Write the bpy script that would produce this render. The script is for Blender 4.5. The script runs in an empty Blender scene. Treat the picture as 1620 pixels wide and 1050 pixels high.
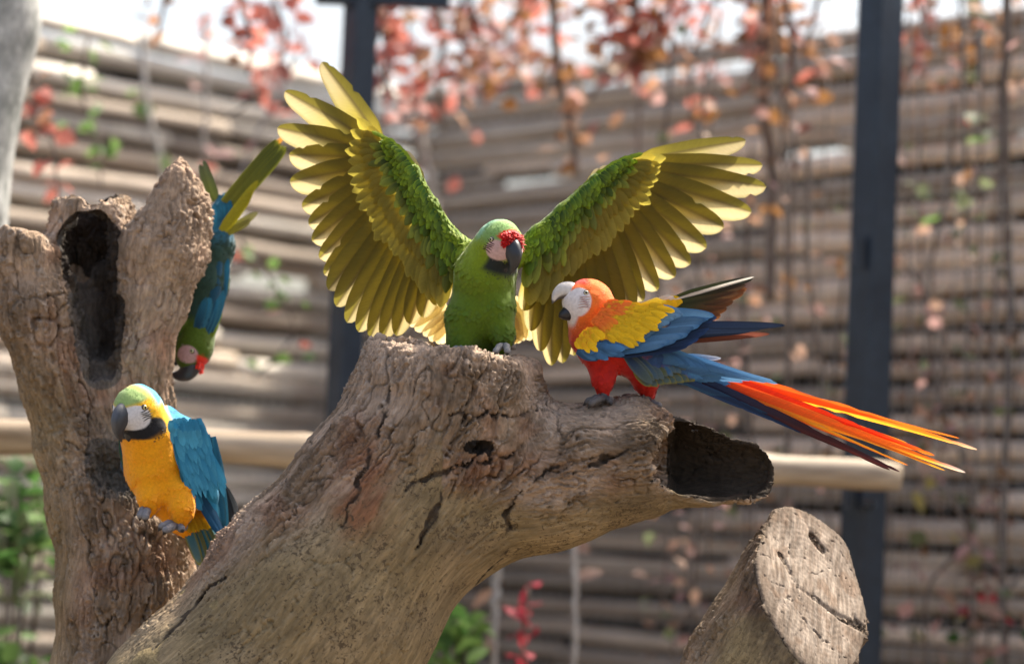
import bpy, math, random
import numpy as np
from mathutils import Matrix, Vector

random.seed(7); RNG = np.random.default_rng(11)
scene = bpy.context.scene
COL = scene.collection

# ------------------------------------------------------------------ camera
FPX, IW, IH = 5098.0, 1620.0, 1050.0          # focal length in photo pixels, photo size
CAM = np.array([0.0, -6.0, 1.6])
pitch, roll = math.radians(3.65), math.radians(2.4)
fwd = np.array([0, math.cos(pitch), math.sin(pitch)])
r0 = np.array([1.0, 0, 0]); u0 = np.cross(r0, fwd)
rgt = r0*math.cos(roll) + u0*math.sin(roll)
upv = u0*math.cos(roll) - r0*math.sin(roll)
cd = bpy.data.cameras.new('camera'); cam = bpy.data.objects.new('camera', cd); COL.objects.link(cam)
M = Matrix.Identity(4)
for i in range(3):
    M[i][0], M[i][1], M[i][2], M[i][3] = rgt[i], upv[i], -fwd[i], CAM[i]
cam.matrix_world = M
cd.sensor_width = 36; cd.lens = 36*FPX/IW; cd.clip_end = 2000; cd.clip_start = 0.1
cd.dof.use_dof = True; cd.dof.focus_distance = 5.93; cd.dof.aperture_fstop = 1.85
scene.camera = cam

# ------------------------------------------------------------------ light
SUN_AZ = np.array([0.68, 0.66]); SUN_AZ /= np.linalg.norm(SUN_AZ); SUN_EL = math.radians(58)
w = bpy.data.worlds.new('World'); scene.world = w; w.use_nodes = True
nt = w.node_tree; bg = nt.nodes['Background']; sk = nt.nodes.new('ShaderNodeTexSky')
sk.sky_type = 'NISHITA'; sk.sun_disc = False; sk.sun_elevation = SUN_EL
sk.sun_rotation = math.atan2(SUN_AZ[0], SUN_AZ[1]); sk.air_density = 1.0; sk.dust_density = 6.0; sk.ozone_density = 0.6
nt.links.new(sk.outputs[0], bg.inputs[0]); bg.inputs[1].default_value = 0.13
sd = bpy.data.lights.new('sun', 'SUN'); sun = bpy.data.objects.new('sun', sd); COL.objects.link(sun)
sd.energy = 4.6; sd.angle = math.radians(3.0); sd.color = (1.0, 0.93, 0.82)
sv = Vector((SUN_AZ[0]*math.cos(SUN_EL), SUN_AZ[1]*math.cos(SUN_EL), math.sin(SUN_EL)))
sun.rotation_euler = sv.to_track_quat('Z', 'Y').to_euler(); sun.location = (3, 3, 8)
scene.view_settings.view_transform = 'Standard'; scene.view_settings.look = 'None'
scene.view_settings.exposure = 1.30; scene.view_settings.gamma = 1.0
scene.view_settings.use_curve_mapping = False

# ------------------------------------------------------------------ pixels <-> places
def P(px, py, y=0.0):
    d = fwd + rgt*(px-IW/2)/FPX + upv*(IH/2-py)/FPX
    return CAM + d*((y-CAM[1])/d[1])
def proj(p):
    q = np.asarray(p) - CAM; z = q@fwd
    return IW/2 + FPX*(q@rgt)/z, IH/2 - FPX*(q@upv)/z
def PX(n, y=0.0): return n*(y+6.0)/FPX            # n photo pixels at depth y, in metres
def nz(v): v = np.asarray(v, float); return v/(np.linalg.norm(v)+1e-12)
def lerp(a, b, t): return a + (b-a)*t
def sstep(a, b, x): t = np.clip((x-a)/(b-a), 0, 1); return t*t*(3-2*t)
def mixc(a, b, t): t = np.asarray(t)[..., None]; return np.asarray(a)*(1-t) + np.asarray(b)*t
def poly(pts, ts):                                # points along a polyline, by even fraction
    pts = np.asarray(pts, float); k = np.linspace(0, 1, len(pts))
    return np.stack([np.interp(ts, k, pts[:, i]) for i in range(pts.shape[1])], -1)

# ------------------------------------------------------------------ noise
_g = RNG.normal(size=(512, 3)); _g /= np.linalg.norm(_g, axis=1)[:, None]; _g = _g.astype(np.float32)
def perlin(p):
    p = np.asarray(p, np.float32); i = np.floor(p).astype(np.int64); f = p - i; u = f*f*f*(f*(f*6-15)+10)
    out = 0
    for dx in (0, 1):
        wx = u[:, 0] if dx else 1-u[:, 0]
        for dy in (0, 1):
            wy = u[:, 1] if dy else 1-u[:, 1]
            for dz in (0, 1):
                wz = u[:, 2] if dz else 1-u[:, 2]
                h = ((i[:, 0]+dx)*73856093 ^ (i[:, 1]+dy)*19349663 ^ (i[:, 2]+dz)*83492791)
                h = (h ^ (h >> 13))*1274126177; h = (h ^ (h >> 16)) & 511
                g = _g[h]
                out = out + wx*wy*wz*(g[:, 0]*(f[:, 0]-dx)+g[:, 1]*(f[:, 1]-dy)+g[:, 2]*(f[:, 2]-dz))
    return out*1.6
def fbm(p, o=3, s=2.1):
    p = np.asarray(p, np.float32); a, r = 1.0, 0
    for k in range(o): r = r + a*perlin(p + 17.3*k); p = p*s; a *= 0.5
    return r

# ------------------------------------------------------------------ solid modelling: distance field -> mesh
def cone(p, a, b, ra, rb, sq=None):
    a = np.asarray(a, np.float32); b = np.asarray(b, np.float32); ab = b-a
    t = np.clip(((p-a)@ab)/(ab@ab+1e-9), 0, 1).astype(np.float32)
    q = p - a - t[:, None]*ab
    if sq is not None: q = q*sq
    return np.sqrt((q*q).sum(1)) - (ra+(rb-ra)*t)
def smin(a, b, k):
    h = np.clip(k-np.abs(a-b), 0, None)/k
    return np.minimum(a, b) - h*h*k*0.25
def smax(a, b, k): return -smin(-a, -b, k)
def field(prims, k):
    def f(p):
        d = None
        for q in prims:
            e = cone(p, *q); d = e if d is None else smin(d, e, k)
        return d
    return f
def mesh_sdf(f, lo, hi, h, B=12):
    lo = np.asarray(lo, np.float32); hi = np.asarray(hi, np.float32)
    nb = np.ceil((hi-lo)/h/B).astype(int)+1; n = nb*B
    bi = np.stack(np.meshgrid(*[np.arange(x) for x in nb], indexing='ij'), -1).reshape(-1, 3)
    ce = (lo + (bi*B+B/2)*h).astype(np.float32); dc = f(ce)
    act = np.abs(dc) < (B*h*0.87+3*h)*1.5
    G = np.repeat(np.repeat(np.repeat(np.where(dc < 0, -1, 1).astype(np.float32).reshape(nb), B, 0), B, 1), B, 2)
    loc = np.stack(np.meshgrid(*[np.arange(B)]*3, indexing='ij'), -1).reshape(-1, 3)
    ab = bi[act]
    for c in range(0, len(ab), 150):
        q = ab[c:c+150]; idx = (q[:, None, :]*B + loc[None]).reshape(-1, 3)
        G[idx[:, 0], idx[:, 1], idx[:, 2]] = f((lo+idx*h).astype(np.float32))
    s = G < 0
    cnt = np.zeros(n-1, np.int8)
    sl = (slice(0, -1), slice(1, None))
    for a in (0, 1):
        for b in (0, 1):
            for c in (0, 1): cnt += s[sl[a], sl[b], sl[c]]
    A = np.argwhere((cnt > 0) & (cnt < 8)); vid = np.full(n-1, -1, np.int32); vid[A[:, 0], A[:, 1], A[:, 2]] = np.arange(len(A))
    acc = np.zeros((len(A), 3)); num = np.zeros(len(A))
    cs = [(a, b, c) for a in (0, 1) for b in (0, 1) for c in (0, 1)]
    for c0 in cs:
        for ax in range(3):
            if c0[ax]: continue
            c1 = list(c0); c1[ax] = 1
            v0 = G[A[:, 0]+c0[0], A[:, 1]+c0[1], A[:, 2]+c0[2]]; v1 = G[A[:, 0]+c1[0], A[:, 1]+c1[1], A[:, 2]+c1[2]]
            m = (v0 < 0) != (v1 < 0); t = np.where(m, v0/(v0-v1+1e-12), 0)
            pt = np.array(c0, float)[None].repeat(len(A), 0); pt[:, ax] += t
            acc += pt*m[:, None]; num += m
    V = lo + (A + acc/np.maximum(num, 1)[:, None])*h
    F = []
    for ax in range(3):
        o1, o2 = (ax+1) % 3, (ax+2) % 3
        i0 = [slice(1, -1)]*3; i0[ax] = slice(0, -1); i1 = list(i0); i1[ax] = slice(1, None)
        e = np.argwhere(s[tuple(i0)] != s[tuple(i1)]); e = e + 1; e[:, ax] -= 1
        ins = s[e[:, 0], e[:, 1], e[:, 2]]
        q = []
        for (a, b) in ((-1, -1), (0, -1), (0, 0), (-1, 0)):
            c = e.copy(); c[:, o1] += a; c[:, o2] += b
            q.append(vid[c[:, 0], c[:, 1], c[:, 2]])
        q = np.stack(q, 1); q[~ins] = q[~ins][:, ::-1]; F.append(q)
    F = np.concatenate(F); F = F[(F >= 0).all(1)]
    return V, F
def vnormals(V, F):
    n = np.cross(V[F[:, 2]]-V[F[:, 0]], V[F[:, 3]]-V[F[:, 1]]); N = np.zeros_like(V)
    for k in range(4):
        for a in range(3): N[:, a] += np.bincount(F[:, k], n[:, a], len(V))
    return N/(np.linalg.norm(N, axis=1)[:, None]+1e-12)

# ------------------------------------------------------------------ objects
def new_mesh(name, V, F, smooth=True, **attrs):
    me = bpy.data.meshes.new(name); V = np.asarray(V, np.float32)
    if isinstance(F, np.ndarray):
        me.vertices.add(len(V)); me.vertices.foreach_set('co', V.ravel())
        me.loops.add(F.size); me.loops.foreach_set('vertex_index', F.astype(np.int32).ravel())
        me.polygons.add(len(F)); me.polygons.foreach_set('loop_start', np.arange(0, F.size, F.shape[1], dtype=np.int32))
        me.update(calc_edges=True)
    else:
        me.from_pydata(V.tolist(), [], F)
    me.polygons.foreach_set('use_smooth', [smooth]*len(me.polygons))
    for k, a in attrs.items():
        a = np.asarray(a, np.float32)
        if k == 'Col':
            at = me.attributes.new('Col', 'FLOAT_COLOR', 'POINT')
            at.data.foreach_set('color', np.concatenate([a, np.ones((len(a), 1), np.float32)], 1).ravel())
        elif a.ndim == 2:
            me.attributes.new(k, 'FLOAT_VECTOR', 'POINT').data.foreach_set('vector', a.ravel())
        else:
            me.attributes.new(k, 'FLOAT', 'POINT').data.foreach_set('value', a.ravel())
    me.update(); return me
def put(name, me, mat, parent=None, kind=None, label=None):
    o = bpy.data.objects.new(name, me); COL.objects.link(o)
    if mat is not None and not len(me.materials): me.materials.append(mat)
    if parent is not None:
        o.parent = parent
        if parent.parent is None: o.matrix_parent_inverse = Matrix.Translation(-parent.location)
    if kind: o['kind'] = kind
    if label: o['label'] = label
    return o
def tag(o, label, cat, group=None):
    o['label'] = label; o['category'] = cat
    if group: o['group'] = group
    return o
def thing(name, loc, label, cat, group=None):
    o = bpy.data.objects.new(name, None); COL.objects.link(o); o.location = Vector([float(x) for x in loc]); o.empty_display_size = .05
    return tag(o, label, cat, group)

# ------------------------------------------------------------------ materials
def nodes(name):
    m = bpy.data.materials.new(name); m.use_nodes = True; t = m.node_tree
    return m, t, t.nodes['Principled BSDF'], t.nodes['Material Output']
def N(t, typ, **kw):
    n = t.nodes.new(typ)
    for k, v in kw.items():
        if k in n.inputs: n.inputs[k].default_value = v
        else: setattr(n, k, v)
    return n
def noise(t, vec, scale, detail=4, rough=.55):
    n = N(t, 'ShaderNodeTexNoise', Scale=scale, Detail=detail, Roughness=rough)
    if vec is not None: t.links.new(vec, n.inputs['Vector'])
    return n.outputs['Fac']
def mapr(t, v, a, b, c, d):
    n = N(t, 'ShaderNodeMapRange'); t.links.new(v, n.inputs[0])
    for i, x in enumerate((a, b, c, d)): n.inputs[1+i].default_value = x
    return n.outputs[0]
def math2(t, op, a, b):
    n = N(t, 'ShaderNodeMath', operation=op)
    for i, x in enumerate((a, b)):
        if isinstance(x, (int, float)): n.inputs[i].default_value = x
        else: t.links.new(x, n.inputs[i])
    return n.outputs[0]
def mixn(t, fac, a, b, mode='MIX'):
    n = N(t, 'ShaderNodeMix', data_type='RGBA', blend_type=mode)
    for i, x in ((0, fac), (6, a), (7, b)):
        if isinstance(x, (int, float)): n.inputs[i].default_value = x
        elif isinstance(x, tuple): n.inputs[i].default_value = (*x, 1)
        else: t.links.new(x, n.inputs[i])
    return n.outputs[2]
def bump(t, h, strength, dist, prev=None):
    n = N(t, 'ShaderNodeBump', Strength=strength, Distance=dist); t.links.new(h, n.inputs['Height'])
    if prev is not None: t.links.new(prev, n.inputs['Normal'])
    return n.outputs[0]

def feather_mat(name, trans, gain=1.6, rough=.5, spec=.25):
    m, t, b, out = nodes(name); L = t.links
    col = N(t, 'ShaderNodeAttribute', attribute_name='Col').outputs['Color']
    uv = N(t, 'ShaderNodeAttribute', attribute_name='fuv').outputs['Vector']
    sp = N(t, 'ShaderNodeSeparateXYZ'); L.new(uv, sp.inputs[0])
    s = math2(t, 'SUBTRACT', sp.outputs[0], math2(t, 'ABSOLUTE', sp.outputs[1], 0))
    cv = N(t, 'ShaderNodeCombineXYZ')
    L.new(math2(t, 'MULTIPLY', s, 800.0), cv.inputs[0]); L.new(math2(t, 'MULTIPLY', sp.outputs[1], 60.0), cv.inputs[1]); L.new(math2(t, 'MULTIPLY', sp.outputs[2], 40.0), cv.inputs[2])
    bar = noise(t, cv.outputs[0], 1.0, 3)
    v = mapr(t, bar, .3, .7, .88, 1.10)
    c = N(t, 'ShaderNodeVectorMath', operation='SCALE'); L.new(col, c.inputs[0]); L.new(v, c.inputs[3])
    L.new(c.outputs[0], b.inputs['Base Color']); b.inputs['Roughness'].default_value = rough
    b.inputs['Specular IOR Level'].default_value = spec
    b.inputs['Sheen Weight'].default_value = .12; b.inputs['Sheen Roughness'].default_value = .4
    nb = bump(t, bar, .25, .0006); L.new(nb, b.inputs['Normal'])
    if trans > 0:
        tr = N(t, 'ShaderNodeBsdfTranslucent'); g = N(t, 'ShaderNodeVectorMath', operation='SCALE')
        L.new(c.outputs[0], g.inputs[0]); g.inputs[3].default_value = gain; L.new(g.outputs[0], tr.inputs[0])
        mx = N(t, 'ShaderNodeMixShader'); mx.inputs[0].default_value = trans
        L.new(b.outputs[0], mx.inputs[1]); L.new(tr.outputs[0], mx.inputs[2]); L.new(mx.outputs[0], out.inputs[0])
    return m
M_plume = feather_mat('plumage', .12, 1.2, .6)
M_flight = feather_mat('flight_feather', .56, 1.35, .5)
M_tail = feather_mat('tail_feather', .30, 1.4, .55, .22)

def attr_mat(name, rough, spec=.5, bs=300, bd=.0004, bst=.3, sheen=0, coat=0):
    m, t, b, out = nodes(name)
    col = N(t, 'ShaderNodeAttribute', attribute_name='Col').outputs['Color']
    pos = N(t, 'ShaderNodeTexCoord').outputs['Object']; n = noise(t, pos, bs)
    t.links.new(mixn(t, .35, col, mixn(t, 1.0, col, mapr(t, n, .3, .7, .6, 1.3), 'MULTIPLY')), b.inputs['Base Color'])
    t.links.new(bump(t, n, bst, bd), b.inputs['Normal'])
    b.inputs['Roughness'].default_value = rough; b.inputs['Specular IOR Level'].default_value = spec
    b.inputs['Sheen Weight'].default_value = sheen; b.inputs['Coat Weight'].default_value = coat
    return m
M_body = attr_mat('bird_skin_and_down', .8, .2, 220, .001, .5, .2)
M_beak = attr_mat('beak_horn', .38, .5, 160, .0005, .4)
M_eye = attr_mat('eye', .08, .6, 50, .0001, 0.0)
M_foot = attr_mat('scaly_foot', .6, .4, 260, .0012, .8)

def bark_mat(name, fleck_col, rough=.92):
    m, t, b, out = nodes(name); L = t.links
    col = N(t, 'ShaderNodeAttribute', attribute_name='Col').outputs['Color']
    fl = N(t, 'ShaderNodeAttribute', attribute_name='fleck').outputs['Fac']
    pos = N(t, 'ShaderNodeTexCoord').outputs['Object']
    fib = N(t, 'ShaderNodeAttribute', attribute_name='fibre').outputs['Vector']
    n1 = noise(t, fib, 38, 6, .62); n2 = noise(t, fib, 150, 5, .65); n3 = noise(t, pos, 420, 3, .6)
    c = mixn(t, 1.0, col, mapr(t, n1, .28, .72, .72, 1.28), 'MULTIPLY')
    c = mixn(t, 1.0, c, mapr(t, n2, .3, .7, .68, 1.30), 'MULTIPLY')
    warp = N(t, 'ShaderNodeVectorMath', operation='ADD'); L.new(pos, warp.inputs[0])
    wn = N(t, 'ShaderNodeTexNoise', Scale=60.0, Detail=2.0); L.new(pos, wn.inputs['Vector'])
    sc = N(t, 'ShaderNodeVectorMath', operation='SCALE'); L.new(wn.outputs['Color'], sc.inputs[0]); sc.inputs[3].default_value = .03
    L.new(sc.outputs[0], warp.inputs[1])
    nf = noise(t, warp.outputs[0], 125, 4, .7)
    big = mapr(t, noise(t, pos, 11, 3), .35, .65, -.05, .06)
    f = mapr(t, math2(t, 'ADD', nf, big), .57, .615, 0, .9)
    f = math2(t, 'MULTIPLY', f, fl)
    c = mixn(t, f, c, fleck_col)
    L.new(c, b.inputs['Base Color']); b.inputs['Roughness'].default_value = rough; b.inputs['Specular IOR Level'].default_value = .2
    h = bump(t, n1, .7, .008); h = bump(t, n2, .8, .0035, h); h = bump(t, n3, .45, .001, h)
    L.new(h, b.inputs['Normal'])
    return m
M_bark = bark_mat('weathered_bark', (.085, .06, .036))

def plain_mat(name, c1, c2, scale=12, rough=.8, bd=.002, bst=.4, spec=.3, stretch=(1, 1, 1), trans=0, objrand=.25, metal=0):
    m, t, b, out = nodes(name); L = t.links
    pos = N(t, 'ShaderNodeTexCoord').outputs['Object']
    mp = N(t, 'ShaderNodeMapping'); mp.inputs['Scale'].default_value = stretch; L.new(pos, mp.inputs[0])
    oi = N(t, 'ShaderNodeObjectInfo').outputs['Random']
    ad = N(t, 'ShaderNodeVectorMath', operation='ADD'); L.new(mp.outputs[0], ad.inputs[0])
    cx = N(t, 'ShaderNodeCombineXYZ'); L.new(math2(t, 'MULTIPLY', oi, 37.0), cx.inputs[2]); L.new(cx.outputs[0], ad.inputs[1])
    n1 = noise(t, ad.outputs[0], scale, 6); n2 = noise(t, ad.outputs[0], scale*5, 4)
    c = mixn(t, mapr(t, n1, .32, .68, 0, 1), c1, c2)
    c = mixn(t, 1.0, c, mapr(t, n2, .3, .7, .8, 1.2), 'MULTIPLY')
    c = mixn(t, 1.0, c, mapr(t, oi, 0, 1, 1-objrand, 1+objrand), 'MULTIPLY')
    L.new(c, b.inputs['Base Color']); b.inputs['Roughness'].default_value = rough
    b.inputs['Specular IOR Level'].default_value = spec; b.inputs['Metallic'].default_value = metal
    L.new(bump(t, n2, bst, bd), b.inputs['Normal'])
    if trans:
        tr = N(t, 'ShaderNodeBsdfTranslucent'); L.new(c, tr.inputs[0]); mx = N(t, 'ShaderNodeMixShader'); mx.inputs[0].default_value = trans
        L.new(b.outputs[0], mx.inputs[1]); L.new(tr.outputs[0], mx.inputs[2]); L.new(mx.outputs[0], out.inputs[0])
    return m

# ------------------------------------------------------------------ lofts
def tube(path, rad, n=8, flat=None, cap=True):
    """rings along a path; flat = (normal vector, factor) squashes each ring along that direction"""
    path = np.asarray(path, float); rad = np.broadcast_to(np.asarray(rad, float), (len(path),))
    tg = np.gradient(path, axis=0); tg /= np.linalg.norm(tg, axis=1)[:, None]+1e-12
    ref = np.array([0, 0, 1.0]) if abs(tg[0][2]) < .9 else np.array([1.0, 0, 0])
    V = []; a = nz(np.cross(tg[0], ref))
    for p, t, r in zip(path, tg, rad):
        a = nz(a - t*(a@t)); b = np.cross(t, a)
        for k in range(n):
            th = 2*math.pi*k/n; V.append(p + r*(a*math.cos(th)+b*math.sin(th)))
    F = []
    for i in range(len(path)-1):
        for k in range(n):
            k2 = (k+1) % n; F.append((i*n+k, i*n+k2, (i+1)*n+k2, (i+1)*n+k))
    if cap: F.append(tuple(range(n))[::-1]); F.append(tuple(range((len(path)-1)*n, len(path)*n)))
    return np.array(V), F
class MB:
    def __init__(s): s.V, s.F, s.C, s.U, s.n = [], [], [], [], 0
    def add(s, V, F, C=(.5, .5, .5), U=None):
        V = np.asarray(V); C = np.asarray(C, float)
        s.V.append(V); s.C.append(np.broadcast_to(C, (len(V), 3)).copy())
        s.U.append(np.zeros((len(V), 3)) if U is None else U)
        s.F += [tuple(int(i)+s.n for i in f) for f in F]; s.n += len(V)
    def mesh(s, name):
        return new_mesh(name, np.concatenate(s.V), s.F, Col=np.concatenate(s.C), fuv=np.concatenate(s.U))
    def build(s, name, mat, parent=None, **k): return put(name, s.mesh(name), mat, parent, **k)

# ------------------------------------------------------------------ feathers
def feather(b, t, wd, nrm, col, kind='covert', bend=0.0, curl=0.0, asym=.5, n=8, m=5, camber=.12, notch=0.0):
    """one vane from b to t, facing nrm; col(u, v) -> rgb"""
    b = np.asarray(b, float); t = np.asarray(t, float); ax = t-b; L = np.linalg.norm(ax); ax = ax/L
    sd_ = nz(np.cross(nrm, ax)); n2 = np.cross(ax, sd_)
    s = np.linspace(0, 1, n); u = 1-(1-s)**1.35 if kind != 'covert' else s
    if kind == 'covert': pr = np.minimum(.45+.55*(u/.35), 1)*np.sqrt(np.clip(1-(np.clip(u-.52, 0, 1)/.485)**2, 0, 1))
    elif kind == 'flight': pr = np.minimum(.35+.65*(u/.25), 1)*(1-.22*sstep(.55, 1.0, u))*np.sqrt(np.clip(1-(np.clip(u-.76, 0, 1)/.24)**2, 0, 1))
    elif kind == 'primary': pr = np.minimum(.40+.60*(u/.2), 1)*(1-.42*sstep(.5, 1.0, u))*np.sqrt(np.clip(1-(np.clip(u-.84, 0, 1)/.16)**2, 0, 1))
    else: pr = np.minimum(.4+.6*(u/.15), 1)*(1-.75*sstep(.25, 1.0, u))*np.sqrt(np.clip(1-(np.clip(u-.93, 0, 1)/.07)**2, 0, 1))
    pr = np.maximum(pr, .02)
    v = np.linspace(-1, 1, m); U, Vv = np.meshgrid(u, v, indexing='ij'); PR = pr[:, None].repeat(m, 1)
    if notch:
        for e in (0, m-1):
            k = RNG.random(n) < notch; PR[:, e] *= np.where(k & (u > .3) & (u < .97), RNG.uniform(.55, .85, n), 1)
    half = np.where(Vv < 0, wd*2*asym, wd*2*(1-asym))*.5
    lat = Vv*half*PR
    pts = b + ax*(U*L)[..., None] + sd_*(lat + bend*L*U*U)[..., None] + n2*(curl*L*U*U - camber*np.abs(lat)*np.abs(Vv))[..., None]
    F = [(i*m+j, i*m+j+1, (i+1)*m+j+1, (i+1)*m+j) for i in range(n-1) for j in range(m-1)]
    C = np.asarray(col(U, Vv)).reshape(-1, 3)
    fu = np.stack([U*L, lat, np.full_like(U, RNG.random())], -1).reshape(-1, 3)
    return pts.reshape(-1, 3), F, C, fu
def cc(c0, c1=None, edge=None, jit=.12, rach=None):
    """colour along a feather: c0 at its base, c1 at its tip, edge at the rim, rach along the shaft"""
    c0 = np.asarray(c0, float); c1 = c0 if c1 is None else np.asarray(c1, float); k = 1+RNG.uniform(-jit, jit)
    def f(u, v):
        c = mixc(c0, c1, sstep(.15, .95, u))
        if edge is not None: c = mixc(c, np.asarray(edge, float), sstep(.6, 1.0, np.maximum(np.abs(v), (u-.7)/.3)))
        if rach is not None: c = mixc(c, np.asarray(rach, float), (np.abs(v) < .12)*.4)
        return np.clip(c*k, 0, 1)
    return f
TOCAM = np.array([0, -1.0, 0])
def rolled(ax, nrm, deg):
    a = nz(ax); c, s = math.cos(math.radians(deg)), math.sin(math.radians(deg)); nrm = np.asarray(nrm, float)
    return nrm*c + np.cross(a, nrm)*s + a*(a@nrm)*(1-c)
def row(parent, name, cnt, bases, tips, wd, colf, mat, d=(0, 0), dt=(0, 0), kind='covert', nrm=TOCAM, rl=10, step=.0012,
        jit=1.5, join=False, lift=0.0, **kw):
    """cnt feathers between two pixel polylines; d / dt = depth of bases / tips at both ends of the row"""
    ts = np.linspace(0, 1, cnt); B = poly(bases, ts); T = poly(tips, ts); out = MB()
    wds = np.interp(ts, np.linspace(0, 1, len(wd)), wd) if isinstance(wd, (list, tuple)) else np.full(cnt, wd)
    for i in range(cnt):
        db = lerp(d[0], d[1], ts[i]) + step*i; dd = lerp(dt[0], dt[1], ts[i]) + step*i + lift
        b = P(B[i][0]+RNG.uniform(-jit, jit), B[i][1]+RNG.uniform(-jit, jit), db)
        t = P(T[i][0]+RNG.uniform(-jit, jit)*1.5, T[i][1]+RNG.uniform(-jit, jit)*1.5, dd)
        g = feather(b, t, PX(wds[i], db)*RNG.uniform(.93, 1.07), rolled(t-b, nrm, rl+RNG.uniform(-3, 3)), colf(ts[i]), kind, **kw)
        if join: out.add(*g)
        else:
            q = MB(); q.add(*g); q.build(name, mat, parent)
    if join: return out.build(name, mat, parent, kind='stuff')
# ================================================================== setting: ground, log walls, posts, mesh
M_ground = plain_mat('bare_earth', (.11, .085, .06), (.17, .14, .10), 3, .95, .02, .5, objrand=0)
gv = [(-400, -400, 0), (400, -400, 0), (400, 400, 0), (-400, 400, 0)]
g = put('ground', new_mesh('ground', gv, [(0, 1, 2, 3)], False), M_ground); g['kind'] = 'structure'

def log_mesh(L, r, seed, n=14, rings=12, taper=.08):
    z = np.linspace(0, L, rings); path = np.stack([z, np.zeros(rings), np.zeros(rings)], 1)
    path[:, 1:] += np.stack([perlin(np.stack([z*1.3+seed*9, z*0+.5, z*0+k], 1)) for k in (1.5, 7.5)], 1)*.010
    V, F = tube(path, r*(1-taper*z/L), n)
    V = np.asarray(V); a = V.copy(); a[:, 0] *= .6
    rad = V - np.stack([V[:, 0], 0*V[:, 0], 0*V[:, 0]], 1)
    V = V + rad*(fbm(a*14+seed*5, 2)*.16)[:, None]
    return new_mesh('log', V, F)
M_log = plain_mat('log_pale', (.33, .265, .20), (.53, .445, .355), 7, .88, .006, .5, stretch=(.35, 3, 3), objrand=.48)
M_logp = plain_mat('log_pale_lit', (.55, .49, .40), (.78, .72, .62), 7, .88, .006, .5, stretch=(.35, 3, 3), objrand=.35)  # pale logs, lightened further: haze and sun put into their colour
M_logw = plain_mat('log_warm', (.44, .345, .265), (.70, .59, .475), 7, .9, .006, .5, stretch=(.35, 3, 3), objrand=.48)
M_logd = plain_mat('log_brown', (.15, .105, .075), (.27, .205, .15), 7, .9, .006, .5, stretch=(.35, 3, 3), objrand=.48)
YW = 5.5; CORNER = np.array([float(P(640, 525, YW)[0]), YW]); TH = math.radians(53)
dirL = np.array([-math.cos(TH), -math.sin(TH)]); dirR = np.array([math.cos(TH), -math.sin(TH)])
ZTOP = float(P(640, 140, YW)[2]); PITCH = .077
def wallhit(px, py, dr, off=0.0):                      # pixel -> (distance along wall, height)
    nrm = np.array([-dr[1], dr[0]]); d = fwd + rgt*(px-IW/2)/FPX + upv*(IH/2-py)/FPX
    t = ((CORNER + nrm*off - CAM[:2])@nrm)/(d[:2]@nrm); q = CAM + d*t
    return (q[:2]-CORNER)@dr, q[2]
logbank = {}
def get_log(L, r, v):
    key = (round(L*5), v)
    if key not in logbank: logbank[key] = log_mesh(max(round(L*5), 1)/5, 1.0*.046, v + key[0]*.37)
    return logbank[key], max(round(L*5), 1)/5
def log_wall(dr, length, gaps, label, thin, mats, fat):
    root = thing('log_wall', (*CORNER, 0), label, 'log wall')
    nrow = int(ZTOP/PITCH)
    for k in range(nrow):
        z = ZTOP - .045 - k*PITCH
        cuts = [0.02]
        x = random.uniform(.9, 2.6)
        while x < length-.5: cuts.append(x); x += random.uniform(.8, 2.0)
        cuts.append(length)
        segs = [(a, b) for a, b in zip(cuts[:-1], cuts[1:])]
        for (g0, g1, gz0, gz1) in gaps:
            if abs(z-(gz0+gz1)/2) < PITCH*.5:
                ns = []
                for a, b, *_ in segs:
                    if _ or b <= g0 or a >= g1: ns.append((a, b, *_)); continue
                    if a < g0-.05: ns.append((a, g0))
                    if b > g1+.05: ns.append((g1, b))
                segs = ns + [(g0-.03, g1+.03, 1)]
        for a, b, *thn in segs:
            me, L0 = get_log(b-a, .046, random.randint(0, 3))
            o = put('log', me, None, None)
            if not len(me.materials): me.materials.append(mats[0])
            o.parent = root
            sc = fat*random.uniform(.84, 1.14)
            zz = z + random.uniform(-.006, .006)
            if thin(a, b, z): sc = random.uniform(.50, .68)
            if thn: sc = .36; zz += .024
            o.material_slots[0].link = 'OBJECT'; o.material_slots[0].material = mats[random.random() < .45]
            o.location = (dr[0]*a + random.uniform(-.008, .008), dr[1]*a + random.uniform(-.008, .008), zz)
            o.scale = ((b-a)/L0*1.0, sc, sc*random.uniform(.96, 1.03))
            o.rotation_euler = (random.uniform(0, 6.28), random.uniform(-.014, .014), math.atan2(dr[1], dr[0]))
    return root
def gap(dr, x0, x1, y0, y1):
    a, z0 = wallhit(x0, y1, dr); b, z1 = wallhit(x1, y0, dr); return (min(a, b), max(a, b), min(z0, z1), max(z0, z1))
GL = [gap(dirL, 375, 500, 432, 470)]
GR = [gap(dirR, 780, 885, 270, 300), gap(dirR, 1222, 1342, 225, 255), gap(dirR, 1545, 1580, 190, 212)]
wl = log_wall(dirL, 3.6, GL,
              'sunlit stacked log wall with narrow gaps, behind the hollow dead trunk', lambda a, b, z: False, [M_logp, M_log], .75)
wr = log_wall(dirR, 4.6, GR,
              'shaded stacked log wall behind the spread-winged green macaw and red macaw', lambda a, b, z: z < 2.15 and random.random() < .62, [M_logw, M_log], .75)
M_backing = plain_mat('dark_backing', (.035, .03, .026), (.065, .056, .048), 9, .95, .002, .3, objrand=0)  # dark tone stands in for the shade between logs
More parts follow.
